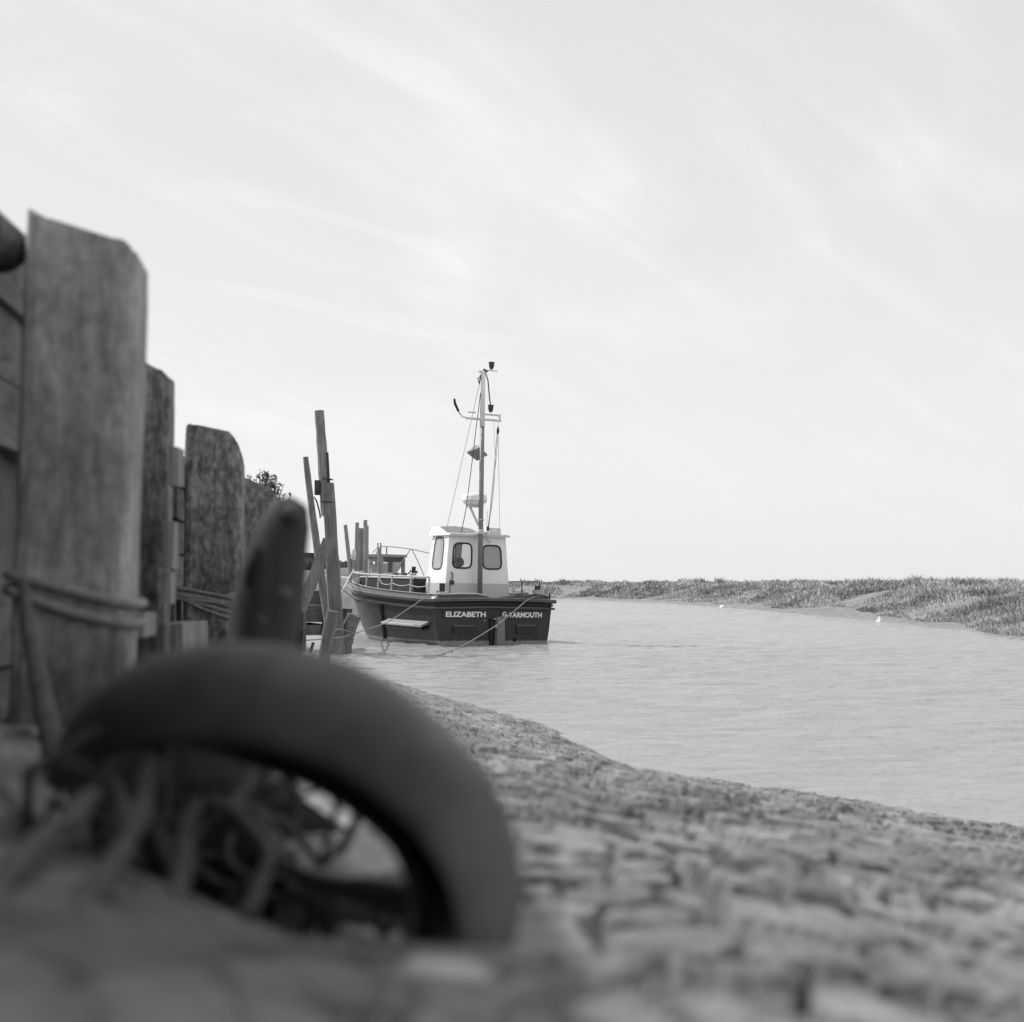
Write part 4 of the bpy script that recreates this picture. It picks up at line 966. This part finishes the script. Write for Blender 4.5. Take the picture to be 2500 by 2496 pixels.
for (x, z, n_) in ((mx + .23, 5.66, 'masthead_light'), (mx + .235, 6.72, 'top_light')):
    b = MB(); b.lathe((x, my, z), [(.03, -.02), (.05, .02), (.065, .06), (.065, .13), (.075, .135), (.075, .16), (.02, .165)], 12); obj(n_, b, M['iron'], E)
b = MB(); b.box((mx + .2, my, 6.67), (.4, .03, .025)); b.box((mx - .02, my, 6.62), (.2, .05, .05)); obj('light_bracket', b, M['white_dirty'], E)
# radar reflector: three crossed plates seen as a diamond
c = V3(mx - .02, my + .2, 4.64); b = MB(); q = .3
o6 = [c + V3(-q, 0, 0), c + V3(q, 0, -.03), c + V3(0, -.16, .13), c + V3(0, .16, -.13), c + V3(.02, .1, .22), c + V3(-.05, -.1, -.2)]
for tri in ((0, 4, 2), (0, 2, 5), (1, 4, 2), (1, 2, 5), (0, 3, 4), (1, 3, 4), (0, 5, 3), (1, 5, 3)): b.add([o6[k] for k in tri], [(0, 1, 2)])
obj('radar_reflector', b, M['midgrey'], E)
b = MB(); b.lathe((mx - .03, my + .28, 3.34), [(.15, -.03), (.17, 0), (.26, .07), (.295, .11), (.3, .15), (.295, .24), (.28, .28), (.2, .3), (.03, .31)], 24); obj('radar_dome', b, M['white'], E)
b = MB(); b.lathe((mx - .03, my + .28, 3.34), [(.297, .10), (.30, .14), (.297, .155)], 22); obj('radar_band', b, M['grey'], E)
b = MB(); b.tube([(mx - .18, my + .25, 3.34), (mx - .04, my + .05, 2.86)], .03, 8); b.box((mx - .1, my + .2, 3.33), (.3, .2, .03)); obj('radar_bracket', b, M['grey'], E)
# rigging
def rig(name, P, r, m): b = MB(); b.tube([V3(*p) for p in P], r, 5); obj(name, b, M[m], E)
rig('shroud', [(mx - .05, my, 6.5), (-.76, 1.1, 2.7)], .006, 'rope')
rig('shroud', [(mx + .44, my, 5.4), (.80, 1.2, 2.6)], .005, 'rope')
rig('halyard', [(mx - .06, my, 6.1), (mx - .16, my, 5.3), (mx - .32, my - .03, 4.1), (mx - .42, my, 3.2), (-.5, my + .1, 2.68)], .010, 'iron')
rig('halyard', [(mx + .43, my, 5.3), (mx + .36, my, 4.4), (mx + .26, my, 3.3), (.18, my, 2.78)], .007, 'rope_dark')
rig('halyard', [(mx + .46, my, 5.3), (mx + .40, my, 4.5), (mx + .28, my, 3.3), (.2, my, 2.78)], .006, 'rope')
rig('halyard', [(mx + .32, my, 5.4), (mx + .38, my, 4.4), (mx + .34, my, 3.6), (mx + .2, my, 2.75)], .0045, 'rope')
rig('chain', [(mx + .06, my, 6.62), (mx + .14, my, 6.42), (mx + .19, my, 6.0), (mx + .22, my, 5.82)], .016, 'iron')
b = MB(); b.lathe((mx + .44, my, 5.2), [(.01, -.09), (.035, -.03), (.035, .03), (.012, .1)], 8); obj('block', b, M['iron'], E)
b = MB(); b.lathe((.18, my, 2.78), [(.01, -.05), (.04, -.02), (.035, .03), (.012, .07)], 8); obj('block', b, M['iron'], E)
b = MB(); b.tube([(mx - .06, my, 6.5), (mx - .14, my, 6.46), (mx - .1, my, 6.3), (mx - .07, my, 6.55)], .014, 6); b.tube([(mx - .02, my - .05, 6.68), (mx + .1, my - .05, 6.62)], .02, 6); obj('masthead_shackle', b, M['iron'], E)
rig('whip_aerial', [(.42, 1.2, 2.65), (.43, 1.2, 3.25)], .006, 'rope')
# rails
def bw_pt(y, side=-1):
    Lp = line(1.165, 1.59, 1.46, L - .02, n=60, side=side); k = min(range(len(Lp)), key=lambda j: abs(Lp[j].y - y)); return Lp[k]
def rail_z(y): return 1.575 + .2 * (y / L) ** 1.3
for y in (.62, 1.55, 2.45, 3.3, 4.25, 5.3, 6.4):
    p = bw_pt(y); b = MB(); b.tube([(p.x, p.y, p.z), (p.x + .02, p.y, rail_z(y))], .024, 8); obj('stanchion', b, M['steel'], E)
b = MB(); b.tube([(bw_pt(y).x + .02, y, rail_z(y)) for y in np.linspace(.62, 7.6, 24)], .024, 8); obj('hand_rail', b, M['steel'], E)
b = MB(); P = []
for y0, y1 in ((.62, 1.55), (1.55, 2.45), (2.45, 3.3)):
    for f in (0, .25, .5, .75): y = y0 + (y1 - y0) * f; p = bw_pt(y); P.append((p.x + .01, y, (p.z + rail_z(y)) / 2 - .045 * math.sin(math.pi * f)))
P.append((bw_pt(3.3).x, 3.3, rail_z(3.3) - .05)); b.tube(P, .011, 6); obj('rail_rope', b, M['rope_pale'], E)
for y in (.45, 1.35, 2.4, 3.6):
    p = bw_pt(y, 1); b = MB(); b.tube([(p.x, p.y, p.z), (p.x, p.y, 1.52)], .016, 6); obj('stanchion', b, M['iron'], E)
b = MB(); b.tube([(bw_pt(y, 1).x, y, 1.52) for y in (.45, 1.35, 2.4, 3.6, 5)], .014, 6); obj('hand_rail', b, M['iron'], E)
b = MB(); V = [(-1.12, 2.1, .9), (1.0, 2.1, .9), (.45, 6.6, 1.1), (-.55, 6.6, 1.1), (-1.12, 2.1, 1.56), (1.0, 2.1, 1.56), (.45, 6.6, 1.62), (-.55, 6.6, 1.62)]
b.add(V, [(0, 1, 5, 4), (1, 2, 6, 5), (2, 3, 7, 6), (3, 0, 4, 7), (4, 5, 6, 7)]); obj('canvas_cover', b, M['cover'], E)
b = MB(); b.tube([V[4], V[7]], .022, 6); b.tube([V[7], V[6]], .022, 6); obj('cover_edge', b, M['steel'], E)
b = MB(); b.tube([(0, L - .45, 1.3), (0, L - .42, 2.12)], [.05, .035], 8); obj('bow_post', b, M['steel'], E)
b = MB(); b.tube([(.1, L - .75, 1.3), (.02, L - .45, 1.85)], .025, 8); obj('bow_post_stay', b, M['steel'], E)
# bollards with coils
def coil(c, r, turns, thick, m, wob=.02):
    b = MB(); P = [V3(c[0] + (r + random.uniform(-wob, wob)) * math.cos(a), c[1] + (r + random.uniform(-wob, wob)) * math.sin(a), c[2] + .035 * a / 6.28 + random.uniform(-.008, .008)) for a in np.linspace(0, 6.283 * turns, int(14 * turns))]
    b.tube(P, thick, 6); obj('rope_coil', b, M[m], E)
b = MB(); b.box((-1.24, .32, 1.22), (.13, .13, .44), Matrix.Rotation(R(-30), 3, 'Z')); obj('bollard', b, M['iron'], E); coil((-1.25, .28, 1.16), .15, 2.5, .018, 'rope_pale', .05)
b = MB(); b.tube([(1.30, .18, 1.0), (1.30, .18, 1.42)], .075, 10); obj('bollard', b, M['iron'], E); coil((1.30, .18, 1.2), .11, 3, .022, 'rope_pale', .02)
coil((.95, .35, 1.16), .16, 2, .02, 'rope', .06)
b = MB(); b.tube([(1.60, .1, 1.05), (1.60, .1, 1.24)], .022, 6); obj('rail_pin', b, M['iron'], E)
# mooring lines
def rope(label, P, r, m, grp='mooring ropes of the fishing boat'):
    q = catmull(P, 6); pp = [at(*p) for p in q]; b = MB(); b.tube(pp, r, 6); o = obj('mooring_rope', b, M[m], None, True, base=pp[0]); tag(o, label, 'rope', grp)
rope('long mooring rope running left from the port quarter past the stub posts', [(1047, 1452, 34.0), (1010, 1478, 33.4), (946, 1519, 32.2), (905, 1534, 31.2), (862, 1548, 30.0), (830, 1557, 28.8), (785, 1561, 25.2), (735, 1564, 18.2)], .011, 'rope')
rope('mooring rope slanting from the starboard bollard down into the water', [(1318, 1454, 35.6), (1290, 1464, 35.0), (1250, 1497, 34.5), (1208, 1530, 33.6), (1127, 1578, 31.6), (1075, 1598, 30.0), (1040, 1606, 29.2)], .0125, 'rope')
rope('pale rope slack between the tallest pile and the bow post', [(829, 1452, 30.2), (842, 1432, 33), (852, 1412, 37), (864, 1392, 41)], .022, 'rope_pale')
rope('rope sagging from the tallest pile to the bow at water level', [(827, 1428, 30.2), (842, 1444, 33), (862, 1460, 37), (882, 1474, 39)], .014, 'rope')
rope('loose rope joining the nearer stub to the split stub', [(818, 1540, 29.8), (830, 1537, 29.8), (848, 1541, 29.8), (866, 1547, 29.8)], .013, 'rope', 'ropes on the piles')
rope('rope strung between the leaning pole and the tallest pile', [(752, 1208, 30.4), (764, 1213, 30.2), (772, 1222, 30), (780, 1250, 30.1), (782, 1265, 30.1)], .016, 'rope_dark', 'ropes on the piles')

# ------------------------------------------------------------------ small things on the far bank
c = at(1763, 1484, 84); b = MB(); b.lathe(c, [(.02, -.12), (.12, -.06), (.15, 0), (.12, .1), (.03, .15)], 12); tag(obj('float', b, M['white'], None, True, base=c - Vector((0, 0, .12))), 'small round white float at the edge of the far bank', 'float')
c = at(2148, 1518, 54.5); b = MB()
V = [c + Vector(v) for v in ((-.17, 0, -.02), (.0, -.06, .0), (.11, .02, 0), (.0, .03, .23), (.05, .12, .02), (-.02, .0, .13))]; b.add(V, [(0, 1, 5), (1, 2, 3), (1, 3, 5), (0, 5, 3), (2, 4, 3), (4, 0, 3), (0, 4, 2, 1)])
tag(obj('white_scrap', b, M['white'], None, base=c), 'peaked white scrap of sheeting lying on the far mud bank', 'litter')
